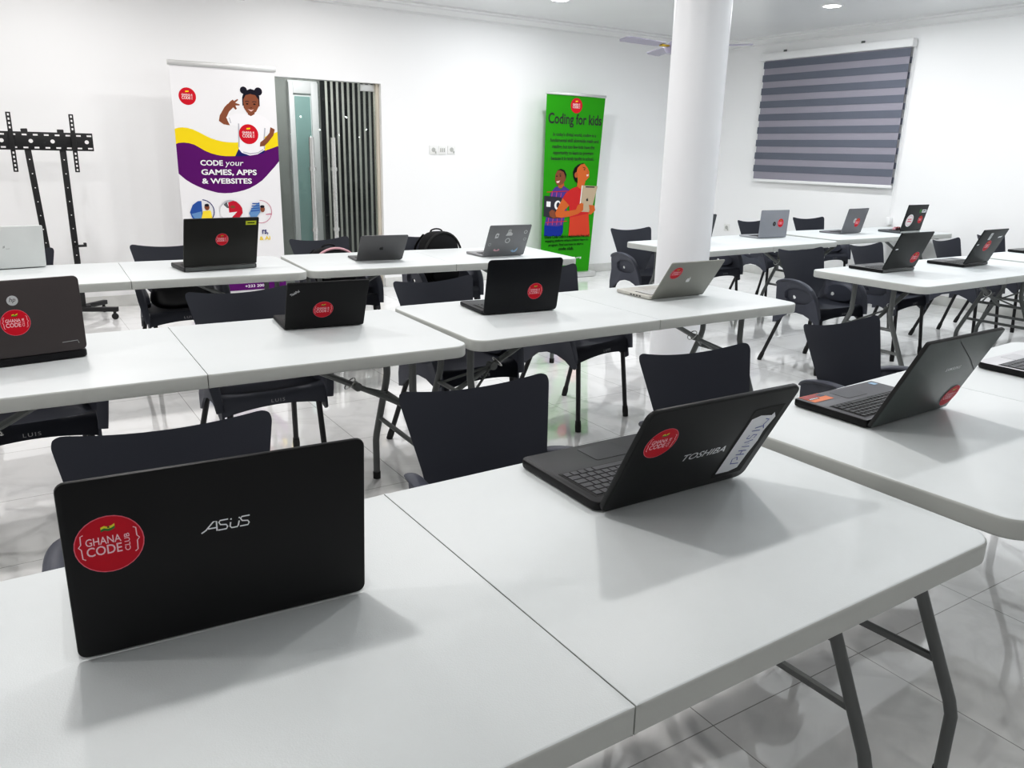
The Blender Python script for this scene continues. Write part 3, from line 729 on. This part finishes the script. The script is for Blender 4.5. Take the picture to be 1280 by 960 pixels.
# ------------------------------------------------------------------ roll-up banners
class Print:
    """layers of flat ink on a sheet: local x right, y up, stacked in z"""
    def __init__(s): s.bm = NB(); s.mats = []; s.z = 0.
    def mi(s, n):
        if P[n] not in s.mats: s.mats.append(P[n])
        return s.mats.index(P[n])
    def p(s, n, pts): s.z += .00012; poly(s.bm, pts, s.z, s.mi(n))
    def c(s, n, x, y, rx, ry=None): s.p(n, circ(x, y, rx, ry, 24))
    def t(s, n, txt, x, y, w, h, bold=0., shear=0.): s.z += .00012; text(s.bm, txt, x, y, w, h, s.z, s.mi(n), bold, shear)
    def l(s, n, pts, w): s.z += .00012; strip(s.bm, pts, w, s.z, s.mi(n))
    def logo(s, x, y, r):
        s.c('red', x, y, r); s.t('white', 'GHANA', x-r*.66, y+r*.03, r, r*.27, .012); s.t('white', 'CODE', x-r*.66, y-r*.34, r, r*.33, .014)
        s.z += .00012; text(s.bm, 'CLUB', x+r*.58, y-r*.34, r*.62, r*.16, s.z, s.mi('white'), .012, 0, PI/2)
        s.p('yellow', [(x-.2*r,y+.46*r),(x+.2*r,y+.5*r),(x+.2*r,y+.66*r),(x-.2*r,y+.62*r)])
b1 = thing('roll_up_banner', 'white roll-up banner with purple and yellow wave left of the glass door', 'banner', (1.83,7.5,0), 0)
pr = Print()
pr.p('sheetwhite', [(-.436,.075),(.436,.075),(.436,2.05),(-.436,2.05)])
yl = [(-.436,1.536),(-.408,1.546),(-.372,1.551),(-.330,1.547),(-.289,1.536),(-.241,1.515),(-.194,1.490),(-.146,1.468),(-.097,1.453),(-.053,1.444),(-.009,1.439),(.055,1.438),(.107,1.444),(.173,1.455),(.240,1.471),(.322,1.495),(.436,1.540)]
pt = [(-.436,1.414),(-.413,1.423),(-.371,1.427),(-.329,1.423),(-.287,1.411),(-.246,1.388),(-.204,1.363),(-.156,1.343),(-.106,1.330),(-.069,1.324),(-.031,1.321),(.034,1.322),(.099,1.327),(.165,1.336),(.232,1.349),(.314,1.374),(.436,1.418)]
pb = [(.436,1.285),(.394,1.236),(.358,1.200),(.317,1.157),(.271,1.114),(.215,1.077),(.159,1.048),(.105,1.029),(.051,1.016),(-.009,1.006),(-.067,1.004),(-.125,1.009),(-.181,1.024),(-.236,1.041),(-.291,1.065),(-.338,1.090),(-.385,1.122),(-.436,1.170)]
pr.p('yellow', yl+pt[::-1]); pr.p('purple', pt+pb)
pr.logo(-.312,1.803,.070)
# printed child in a white shirt
pr.p('navy', [(.085,1.389),(.049,1.322),(.105,1.323),(.178,1.330),(.300,1.352),(.314,1.374),(.302,1.389)])
pr.p('skin', [(.022,1.581),(-.030,1.588),(-.069,1.615),(-.058,1.661),(-.013,1.731),(.015,1.759),(.057,1.728),(.023,1.696),(.000,1.651),(.004,1.621)])
pr.p('skin', [(.011,1.751),(.042,1.783),(.062,1.796),(.070,1.784),(.100,1.802),(.109,1.796),(.079,1.770),(.117,1.760),(.116,1.750),(.080,1.748),(.091,1.721),(.079,1.713),(.061,1.732),(.037,1.721)])
pr.p('skin', [(.185,1.71),(.240,1.71),(.245,1.66),(.180,1.66)])
pr.p('shirt', [(.169,1.684),(.208,1.665),(.255,1.690),(.332,1.661),(.383,1.616),(.410,1.575),(.357,1.530),(.325,1.544),(.307,1.466),(.309,1.379),(.245,1.342),(.178,1.330),(.107,1.353),(.084,1.384),(.096,1.511),(.097,1.574),(.027,1.582),(-.006,1.647),(.072,1.679)])
pr.l('shade', [(.097,1.60),(.094,1.52),(.086,1.40)], .012); pr.l('shade', [(.325,1.57),(.312,1.48),(.310,1.39)], .012); pr.l('shade', [(.03,1.60),(.02,1.645)], .008); pr.l('shade', [(.12,1.36),(.18,1.345),(.25,1.355),(.30,1.385)], .01)
pr.p('skin', [(.374,1.579),(.413,1.560),(.396,1.508),(.346,1.448),(.310,1.415),(.269,1.409),(.276,1.446),(.318,1.477),(.364,1.530)])
pr.c('hair', .158,1.878,.030); pr.c('hair', .285,1.874,.034); pr.p('hair', [(.142,1.751),(.143,1.819),(.162,1.866),(.216,1.893),(.268,1.880),(.292,1.833),(.290,1.751)])
pr.p('skin', [(.150,1.800),(.172,1.838),(.213,1.850),(.258,1.842),(.284,1.804),(.283,1.751),(.256,1.704),(.215,1.679),(.176,1.693),(.151,1.733)])
for ex in (.182,.245): pr.c('eye', ex,1.766,.011,.006); pr.l('hair', [(ex-.018,1.784),(ex,1.789),(ex+.018,1.784)], .005)
pr.l('eye', [(.205,1.738),(.213,1.733),(.222,1.738)], .004); pr.p('lips', [(.183,1.724),(.212,1.716),(.240,1.724),(.212,1.704)])
pr.logo(.178,1.512,.084)
pr.t('white', 'CODE', -.252,1.239,.19,.047,.03); pr.t('white', 'your', -.045,1.225,.161,.049,.004,.15)
pr.t('white', 'GAMES, APPS', -.251,1.152,.478,.057,.03); pr.t('white', '& WEBSITES', -.251,1.086,.430,.047,.03)
# three round pictures
pr.p('bluepic', [(-.372,.845),(-.345,.905),(-.300,.938),(-.270,.94),(-.268,.76),(-.33,.77),(-.36,.80)]); pr.p('lightblue', [(-.36,.83),(-.275,.85),(-.275,.77),(-.33,.775)]); pr.l('navy', circ(-.268,.850,.100,n=14,a0=-1.4,a1=1.5), .007)
pr.p('yshirt', [(-.262,.853),(-.198,.856),(-.185,.775),(-.285,.775)]); pr.c('skin', -.227,.885,.021,.026); pr.c('hair', -.227,.902,.019,.012)
pr.c('shade', -.022,.848,.098); pr.c('sheetwhite', -.045,.845,.075); pr.p('redpic', [(-.043,.923),(.000,.938),(.027,.931),(.060,.900),(.076,.873),(.078,.829),(.035,.776),(-.036,.775),(.031,.842),(-.040,.835)]); pr.p('grey', [(-.085,.905),(-.055,.928),(-.038,.875),(-.055,.875)]); pr.c('skin', -.005,.885,.022,.013)
pr.p('lightblue', [(.135,.828),(.160,.868),(.184,.889),(.233,.925),(.235,.835),(.186,.770),(.150,.773)])
for k in range(4): pr.l('bluepic', [(.150+.006*k,.845+.022*k),(.234,.852+.020*k)], .009)
pr.l('ring', circ(.239,.838,.101,n=22,a0=-2.1,a1=1.6), .004); pr.c('skin', .258,.862,.020,.028); pr.c('hair', .257,.884,.020,.012); pr.l('ring', [(.285,.812),(.335,.815)], .007)
pr.t('navy', 'rs,', .242,.628,.054,.048,.02); pr.t('yellow', '& AI', .215,.582,.096,.034,.02)
pr.p('purple', [(-.436,.13),(.436,.13),(.436,.20),(-.436,.20)]); pr.t('white', '+233 200 9', .055,.152,.21,.026,.02)
sh = finish('printed_sheet', pr.bm, pr.mats, b1, smooth=None, rot=(PI/2,0,0))
bm = NB(); box(bm, -.452,.452,-.014,.012,2.045,2.085,bev=.004); finish('top_rail', bm, M['alu'], b1)
bm = NB(); box(bm, -.46,.46,-.07,.09,0,.09,bev=.02); box(bm,-.40,-.34,-.20,.20,0,.012,bev=.004); box(bm,.34,.40,-.20,.20,0,.012,bev=.004); finish('base_cassette', bm, M['alu'], b1)
bm = NB(); tube(bm, [(0,.03,.05),(0,.02,2.05)], .009, 10); finish('support_pole', bm, M['alu'], b1)

b2 = thing('roll_up_banner', 'tall green roll-up banner with two printed children, left of the column', 'banner', (5.65,7.6,0), 0)
pr = Print()
pr.p('green', [(-.385,.066),(.322,.066),(.447,2.03),(-.372,2.044)])
pr.logo(.040,1.932,.082)
pr.t('black', 'Coding for kids', -.340,1.695,.748,.150,.022)
for s_, x0, x1, y in (("In today's digital world, coding is a",-.268,.336,1.588),('fundamental skill alongside math and',-.305,.379,1.524),('reading, but too few kids have the',-.274,.323,1.456),('opportunity to learn to program',-.259,.309,1.390),('because it is rarely taught in school.',-.285,.319,1.328)):
    pr.t('black', s_, x0, y, x1-x0, .052, .02)
# boy in plaid shirt
pr.p('jeans', [(-.345,.625),(-.174,.603),(-.082,.618),(-.081,.532),(-.109,.489),(-.345,.497)])
pr.p('skin2', [(-.173,1.082),(-.098,1.110),(-.084,1.045),(-.171,1.026)])
pr.p('plaid', [(-.218,1.041),(-.184,1.055),(-.135,1.015),(-.096,1.059),(-.017,1.017),(-.011,.914),(-.040,.783),(-.085,.613),(-.174,.603),(-.345,.619),(-.325,.713),(-.278,.972)])
for k in range(4): pr.l('pink', [(-.30+k*.062,.62),(-.25+k*.062,1.0-.01*k)], .009)
for k in range(5): pr.l('redshirt', [(-.33,.65+.085*k),(-.03,.66+.085*k)], .008)
pr.p('skin', [(-.222,1.119),(-.219,1.183),(-.192,1.229),(-.146,1.243),(-.099,1.225),(-.071,1.184),(-.075,1.119),(-.109,1.078),(-.155,1.064),(-.196,1.069)])
pr.p('hair2', [(-.195,1.226),(-.146,1.247),(-.093,1.230),(-.063,1.184),(-.068,1.130),(-.084,1.175),(-.104,1.211),(-.151,1.230)])
pr.c('eye', -.198,1.165,.010,.007); pr.c('eye', -.148,1.168,.010,.007); pr.p('lips', [(-.205,1.108),(-.150,1.118),(-.165,1.092),(-.192,1.090)]); pr.l('hair2', [(-.162,1.186),(-.138,1.190)], .006)
pr.p('lapgrey', [(-.364,.950),(-.119,.929),(-.119,.699),(-.225,.692),(-.364,.723)])
pr.p('white', [(-.329,.888),(-.271,.884),(-.272,.824),(-.328,.829)]); pr.c('white', -.172,.843,.046,.052); pr.c('lapgrey', -.165,.843,.024,.032)
pr.p('skin', [(-.287,.768),(-.253,.796),(-.211,.781),(-.178,.700),(-.225,.697),(-.279,.721)])
# girl in red shirt with a tablet
pr.p('hair2', [(.035,1.157),(.026,1.212),(.047,1.259),(.099,1.296),(.170,1.313),(.200,1.29),(.124,1.267),(.100,1.230),(.09,1.183),(.091,1.129),(.099,1.087),(.062,1.110)])
pr.p('orangeskin', [(.102,1.148),(.218,1.135),(.200,1.064),(.151,1.020),(.092,1.045)])
pr.p('orangeskin', [(.075,1.194),(.089,1.259),(.135,1.297),(.183,1.306),(.234,1.261),(.261,1.219),(.265,1.158),(.224,1.120),(.170,1.111),(.105,1.125)])
pr.c('skin2', .074,1.180,.024,.032); pr.l('hair2', [(.165,1.268),(.205,1.255)], .007); pr.c('eye', .190,1.240,.012,.006); pr.l('skin2', [(.222,1.235),(.246,1.205),(.228,1.197)], .007); pr.p('lips', [(.220,1.185),(.255,1.190),(.250,1.168),(.225,1.165)])
pr.p('redshirt', [(.024,1.031),(.095,1.050),(.151,1.020),(.205,1.060),(.260,1.035),(.278,.758),(.314,.475),(-.000,.486),(.008,.668),(-.007,.839),(-.106,.920),(-.062,.980)])
pr.p('orangered', [(.008,.70),(.28,.74),(.314,.475),(-.000,.486)])
pr.p('tablet', [(.167,1.064),(.395,1.054),(.315,.755),(.142,.765)]); pr.p('black', [(.219,1.054),(.352,1.049),(.350,1.036),(.217,1.040)]); pr.l('white', [(.167,1.064),(.142,.765)], .012)
pr.z += .0001; n0 = len(pr.bm.verts); apple(pr.bm, .034, pr.z, pr.mi('black')); pr.bm.verts.ensure_lookup_table()
for v in pr.bm.verts[n0:]: v.co += Vector((.250,.900,0))
pr.p('orangeskin', [(-.106,.920),(-.007,.839),(-.076,.779),(-.004,.777),(.092,.790),(.114,.837),(.161,.865),(.198,.855),(.196,.779),(.119,.737),(-.000,.711),(-.119,.699),(-.191,.710),(-.204,.757),(-.166,.822)])
pr.p('orangeskin', [(.279,.840),(.360,.834),(.376,.776),(.317,.728),(.273,.734),(.295,.777)])
for k in range(3): pr.l('skin2', [(.150,.838-.022*k),(.192,.835-.022*k)], .004); pr.l('skin2', [(.285,.820-.024*k),(.320,.815-.024*k)], .004)
for s_, x0, x1, y in (('Ghana Code Club is a nationwide free and',-.341,.299,.468),('engaging platform where children learn to',-.332,.291,.418),('program. Find out how to start a',-.281,.223,.370),('code club.',-.137,.085,.326)):
    pr.t('dkgreen', s_, x0, y, x1-x0, .036, .025)
pr.t('white', 'ghanacodeclub.org', -.20,.214,.40,.032,.015)
finish('printed_sheet', pr.bm, pr.mats, b2, smooth=None, rot=(PI/2,0,0))
bm = NB(); box(bm, -.385,.455,-.012,.012,2.034,2.062,bev=.004); finish('top_rail', bm, M['alu'], b2)
bm = NB(); box(bm, -.42,.40,-.06,.10,0,.066,bev=.018); finish('base_cassette', bm, M['alu'], b2)
bm = NB(); tube(bm, [(0,.03,.04),(.04,.02,2.04)], .009, 10); finish('support_pole', bm, M['alu'], b2)

# ------------------------------------------------------------------ television stand
tv = thing('tv_stand', 'black wheeled television stand without a screen, against the left of the back wall', 'stand', (.42,7.35,0))
bm = NB(); box(bm, -.335,.325,-.03,-.022,.0+1.343,1.477,bev=.002)
for k in range(9):
    for z in (1.362,1.456): box(bm, -.30+k*.073,-.268+k*.073,-.0325,-.0295,z-.006,z+.006,mi=1)
for x in (-.29,-.10,.045,.28): tube(bm, [(x,-.0325,1.41),(x,-.0295,1.41)], .015, 14, 1)
finish('mounting_plate', bm, [M['tvblack'], M['hole']], tv)
for x in (-.225,.19):
    bm = NB(); box(bm, x-.016,x+.016,-.048,-.032,1.182,1.615,bev=.002)
    for k in range(14):
        z = 1.20+k*.0305
        if not 1.33 < z < 1.49: box(bm, x-.006,x+.006,-.0495,-.047,z-.008,z+.008,mi=1)
    finish('mounting_arm', bm, [M['tvblack'], M['hole']], tv)
for xt, xb in ((-.135,-.065),(.108,.112)):
    bm = NB(); n = 10
    a, b_ = Vector((xt,0,1.50)), Vector((xb,0,.09)); d = (b_-a)
    mt = Matrix.Translation(a.lerp(b_,.5)) @ d.to_track_quat('Z','Y').to_matrix().to_4x4()
    box(bm, -.022,.022,-.022,.022,-d.length/2,d.length/2,bev=.004,mtx=mt)
    for k in range(8):
        p = a.lerp(b_, .16+k*.075); tube(bm, [p+Vector((0,-.0235,0)), p+Vector((0,-.0215,0))], .005, 8, 1)
    finish('post', bm, [M['tvblack'], M['hole']], tv)
bm = NB(); box(bm, .11,.19,-.05,.0,.600,.615,bev=.003); box(bm,.17,.19,-.05,0,.612,.63,bev=.002); finish('shelf_bracket', bm, M['tvblack'], tv)
bm = NB(); box(bm, -.13,.17,-.03,.03,.075,.12,bev=.006); finish('base_beam', bm, M['tvblack'], tv)
for ex, ey in ((.36,-.10),(.31,.30),(-.36,-.10),(-.31,.30)):
    bm = NB(); a = Vector((.02,.0,.095)); e = Vector((ex,ey,.085)); d = e-a
    mt = Matrix.Translation(a.lerp(e,.5)) @ d.to_track_quat('X','Z').to_matrix().to_4x4()
    box(bm, -d.length/2,d.length/2,-.02,.02,-.018,.018,bev=.004,mtx=mt); lg = finish('base_leg', bm, M['tvblack'], tv)
    bm = NB(); c = e-d.normalized()*.03
    tube(bm, [c+Vector((0,-.011,-.059)), c+Vector((0,.011,-.059))], .026, 16); tube(bm, [c+Vector((0,0,-.02)), c+Vector((0,0,-.05))], .012, 10); finish('caster', bm, M['rubber'], lg)

# ------------------------------------------------------------------ window blind
bd = thing('window_blind', 'grey striped day and night blind on the right wall', 'blind', (XW,6.12,0))
W2 = .935
bm = NB(); box(bm, -.085,0,-W2-.03,W2+.06,2.535,2.618,bev=.012); box(bm, -.07,-.06,-.4,-.36,2.615,2.640,mi=1); box(bm,-.07,-.06,.62,.66,2.615,2.640,mi=1); finish('headrail', bm, [M['white'], M['steel']], bd)
bm = NB()
zt, zb, nb = 2.535, 1.165, 9.0
pitch = (zt-zb)/9.2
for k in range(9):
    z1 = zt-.01-k*pitch; z0 = z1-pitch*.52
    box(bm, -.052,-.050,-W2,W2+.012,z0,z1,mi=0)
box(bm, -.049,-.047,-W2,W2,zb,zt,mi=1)
for k in range(9):
    z1 = zt-.01-k*pitch-pitch*.55; box(bm, -.030,-.028,-W2-.012,W2-.03,z1-pitch*.42,z1,mi=0)
finish('striped_fabric', bm, [M['blind_dark'], M['blind_light']], bd)
bm = NB(); box(bm, -.060,-.038,-W2-.01,W2+.01,1.138,1.170,bev=.006); finish('bottom_rail', bm, M['white'], bd)
bm = NB(); tube(bm, [(-.03,-W2-.03,2.56),(-.03,-W2-.03,.83)], .0025, 6); tube(bm, [(-.045,-W2-.03,2.56),(-.045,-W2-.03,.83)], .0025, 6); cd = finish('pull_cord', bm, M['white'], bd)
bm = NB(); box(bm, -.06,-.005,-W2-.055,-W2-.005,.76,.84,bev=.008); finish('cord_weight', bm, M['white'], cd)
# the window behind it
bm = NB(); box(bm, -.012,-.001,-.85,.85,1.2,2.5,bev=.002); w1 = finish('window_1', bm, M['white'], None, loc=(XW,6.12,0)); w1['kind'] = 'structure'
bm = NB(); box(bm, -.016,-.011,-.80,-.02,1.25,2.45); box(bm,-.016,-.011,.02,.80,1.25,2.45); finish('window_pane', bm, M['screen'], w1)

# ------------------------------------------------------------------ wall sockets
def socket(label, loc, rz, kind):
    t = thing('wall_socket', label, 'socket', loc, rz, 'sockets on the walls')
    bm = NB(); box(bm, -.046,.046,-.010,0,-.046,.046,bev=.004); finish('plate', bm, M['socket'], t)
    bm = NB()
    if kind: tube(bm, [(0,-.0105,0),(0,-.0098,0)], .024, 18); box(bm,.016,.032,-.013,-.01,-.036,-.012,bev=.001)
    else:
        for x in (-.022,0,.022): box(bm, x-.006,x+.006,-.0125,-.0095,-.02,.02,bev=.001)
    finish('outlet', bm, M['socketdark'], t)
socket('white wall socket left of the blank plate on the back wall', (4.020,YW,1.418), 0, True)
socket('white switch plate between the two sockets on the back wall', (4.127,YW,1.418), 0, False)
socket('white wall socket right of the blank plate on the back wall', (4.237,YW,1.424), 0, True)
socket('white wall socket low on the right wall beside the column', (XW,7.45,.53), -PI/2, True)

# ------------------------------------------------------------------ ceiling fans
def fan(label, loc, ang, RR=.664):
    t = thing('ceiling_fan', label, 'fan', loc, 0, 'ceiling fans')
    drop = ZC-loc[2]
    bm = NB(); tube(bm, [(0,0,.05),(0,0,drop-.05)], .011, 12); finish('rod', bm, M['fan'], t)
    bm = NB(); lathe(bm, [(.055,drop),(.055,drop-.02),(.03,drop-.07),(.012,drop-.075)], 20); finish('canopy', bm, M['brass'], t)
    bm = NB(); lathe(bm, [(.02,-.06),(.075,-.052),(.095,-.02),(.095,.01),(.06,.04),(.018,.06)], 24); finish('motor', bm, M['fan'], t)
    for k in range(3):
        a = ang+k*2*PI/3; ca, sa = math.cos(a), math.sin(a)
        mt = Matrix.Rotation(a, 4, 'Z') @ Matrix.Rotation(R(10), 4, 'X')
        bm = NB(); box(bm, .07,.19,-.018,.018,-.004,.006,bev=.002,mtx=mt); br = finish('blade_bracket', bm, M['brass'], t)
        bm = NB(); slab(bm, [(.17,-.045),(.20,-.058),(RR-.03,-.066),(RR,-.040),(RR,.040),(RR-.03,.066),(.20,.058),(.17,.045)], .006,.012)
        for v in bm.verts: v.co = mt @ v.co
        finish('blade', bm, M['fan'], t)
fan('pale ceiling fan with gold brackets partly hidden behind the column', (5.296,5.658,2.34), 3.249)
fan('pale ceiling fan overhead whose blade tip dips into the top edge', (1.33,5.24,2.34), R(72))

# ------------------------------------------------------------------ bags
def blob(bm, c, rx, ry, rz, p=2.6, mi=0, nu=24, nv=14, rot=0.):
    rows = []
    sg = lambda v, e: math.copysign(abs(v)**e, v)
    for j in range(nv+1):
        ph = -PI/2+PI*j/nv; row = []
        for i in range(nu):
            th = 2*PI*i/nu
            x = rx*sg(math.cos(ph), 2/p)*sg(math.cos(th), 2/p); y = ry*sg(math.cos(ph), 2/p)*sg(math.sin(th), 2/p); z = rz*sg(math.sin(ph), 2/p)
            k = 1-.12*(z/rz+1)/2
            x, y = x*k, y*k
            row.append(bm.verts.new((c[0]+x*math.cos(rot)-y*math.sin(rot), c[1]+x*math.sin(rot)+y*math.cos(rot), c[2]+z)))
        rows.append(row)
    for A, B in zip(rows, rows[1:]):
        for i in range(nu):
            f = bm.faces.new((A[i], A[(i+1)%nu], B[(i+1)%nu], B[i])); f.material_index = mi
    bmesh.ops.remove_doubles(bm, verts=[v for r in rows for v in r], dist=1e-5)
def backpack(label, loc, rz, w, d, h, trim, trimname):
    t = thing('backpack', label, 'bag', loc, rz, None)
    bm = NB(); blob(bm, (0,0,h/2), w/2, d/2, h/2, 3.0); body = finish('body', bm, M['bagblack'], t, smooth=60)
    bm = NB(); blob(bm, (0,-d*.42,h*.36), w*.38, d*.18, h*.30, 3.2); finish('front_pocket', bm, M['bagblack'], t, smooth=60)
    bm = NB()
    for s in (0,): 
        pts = [(w*.485*math.cos(q), -d*.30, h*.52+h*.47*math.sin(q)) for q in [PI*(-.05+1.1*k/18) for k in range(19)]]
        tube(bm, pts, .0085, 8)
    finish(trimname, bm, trim, t)
    bm = NB(); tube(bm, smooth_path([(-.05,.03,h-.02),(-.042,.03,h+.004),(0,.03,h+.014),(.042,.03,h+.004),(.05,.03,h-.02)],4), .009, 8, flat=(1,.6)); finish('grab_handle', bm, M['bagblack'], t)
    for s in (-1, 1):
        bm = NB(); tube(bm, smooth_path([(s*w*.22,d*.42,h*.92),(s*w*.34,d*.62,h*.7),(s*w*.38,d*.62,h*.4),(s*w*.36,d*.44,h*.12)],4), .02, 8, flat=(1,.35)); finish('shoulder_strap', bm, M['bagblack'], t)
    return t
backpack('black school bag with pale pink trim on the chair before the glass door', (1.915,5.28,.452), R(8), .36,.20,.312, M['bagpink'], 'pink_piping')
bp_ = backpack('plain black backpack on the chair right of the small grey laptop', (2.735,5.27,.452), R(4), .33,.22,.395, M['rubber'], 'zip')
cb = thing('plastic_bag', 'glossy black bag lying on the seat of the chair before the white banner', 'bag', (.915,5.21,.444), R(3))
bm = NB(); blob(bm, (0,0,.085), .18,.13,.085, 3.2, nu=40, nv=22)
for v in bm.verts:
    v.co += v.co.normalized()*(.009*math.sin(38*v.co.x+9*v.co.z)*math.cos(23*v.co.y+14*v.co.z))
    if v.co.z < 0: v.co.z = 0
finish('bag_body', bm, M['bagshine'], cb, smooth=80)

# ------------------------------------------------------------------ ceiling lights (recessed downlights, plus an added fill row)
lp = [(x, 6.655) for x in (.5,2.63,4.736)] + [(x, 4.3) for x in (-1.9,.2,2.3,4.45)] + [(6.861,5.266), (6.75,3.4)] + [(x, 1.9) for x in (-1.9,.2,2.3,4.45,6.75)] + [(x, -1.6) for x in (-1.0,1.8,4.6)]  # last row: unseen weak fill lights added behind the camera to soften shadows
proto = None
for k, (x, y) in enumerate(lp):
    lab = 'round recessed ceiling light near the top edge above the blind' if (x, y) == (6.861,5.266) else ('round recessed ceiling light at the top edge left of the column' if (x, y) == (4.736,6.655) else 'round recessed white ceiling light out of the frame above the tables')
    if proto is None:
        proto = thing('ceiling_light', lab, 'light', (x,y,ZC), 0, 'recessed ceiling lights')
        bm = NB(); lathe(bm, [(.098,-.0005),(.098,-.006),(.090,-.012),(.078,-.010),(.078,-.004)], 28); finish('rim', bm, M['white'], proto)
        bm = NB(); lathe(bm, [(.076,-.004),(.076,-.009)], 28); finish('diffuser', bm, M['emit'], proto)
    else: dup(proto, (x,y,ZC), 0, lab)
    li = bpy.data.lights.new('downlight_or_fill', 'AREA'); li.shape = 'DISK'; li.size = .15; li.energy = 7 if y < 0 else 14.5 if y < 2 else (17 if x < 4 else 23); li.color = (1.0,.965,.945) if x < 3 else (.945,.975,1.0)
    lo = bpy.data.objects.new('downlight_or_fill', li); C.objects.link(lo); lo.location = (x, y, ZC-.02)
li = bpy.data.lights.new('corridor_fill', 'AREA'); li.shape = 'SQUARE'; li.size = .5; li.energy = 19; lo = bpy.data.objects.new('corridor_fill', li); C.objects.link(lo); lo.location = (3.0,8.7,2.45)  # unseen fill light added to brighten the view through the glass door

# ------------------------------------------------------------------ world, camera, colour
w = bpy.data.worlds.new('World'); bpy.context.scene.world = w; w.use_nodes = True
w.node_tree.nodes['Background'].inputs[0].default_value = (.9,.95,1,1); w.node_tree.nodes['Background'].inputs[1].default_value = .3
f, pitch_, roll, yaw, H = 996.51, R(16.198), R(1.3986), R(32.903), 1.4124
cy, sy = math.cos(yaw), math.sin(yaw)
fw = Vector((sy*math.cos(pitch_), cy*math.cos(pitch_), -math.sin(pitch_))); rt = Vector((cy,-sy,0)); up = rt.cross(fw)
c, s = math.cos(roll), math.sin(roll)
r2 = c*rt+s*up; u2 = -s*rt+c*up
cam = bpy.data.cameras.new('camera'); cam.sensor_width = 36; cam.lens = f/1280*36; cam.clip_start = .05
co = bpy.data.objects.new('camera', cam); C.objects.link(co)
co.matrix_world = Matrix(((r2.x,u2.x,-fw.x,0),(r2.y,u2.y,-fw.y,0),(r2.z,u2.z,-fw.z,H),(0,0,0,1)))
S = bpy.context.scene; S.camera = co
S.view_settings.view_transform = 'Standard'; S.view_settings.look = 'None'; S.view_settings.exposure = 0.07
S.view_settings.use_curve_mapping = True
cvm = S.view_settings.curve_mapping; cv = cvm.curves[3]
cv.points.new(.10, .076); cv.points.new(.45, .445); cv.points.new(.75, .785); cvm.update()
S.cycles.max_bounces = 12; S.cycles.diffuse_bounces = 8; S.cycles.glossy_bounces = 4; S.cycles.transparent_max_bounces = 8
S.cycles.use_denoising = True
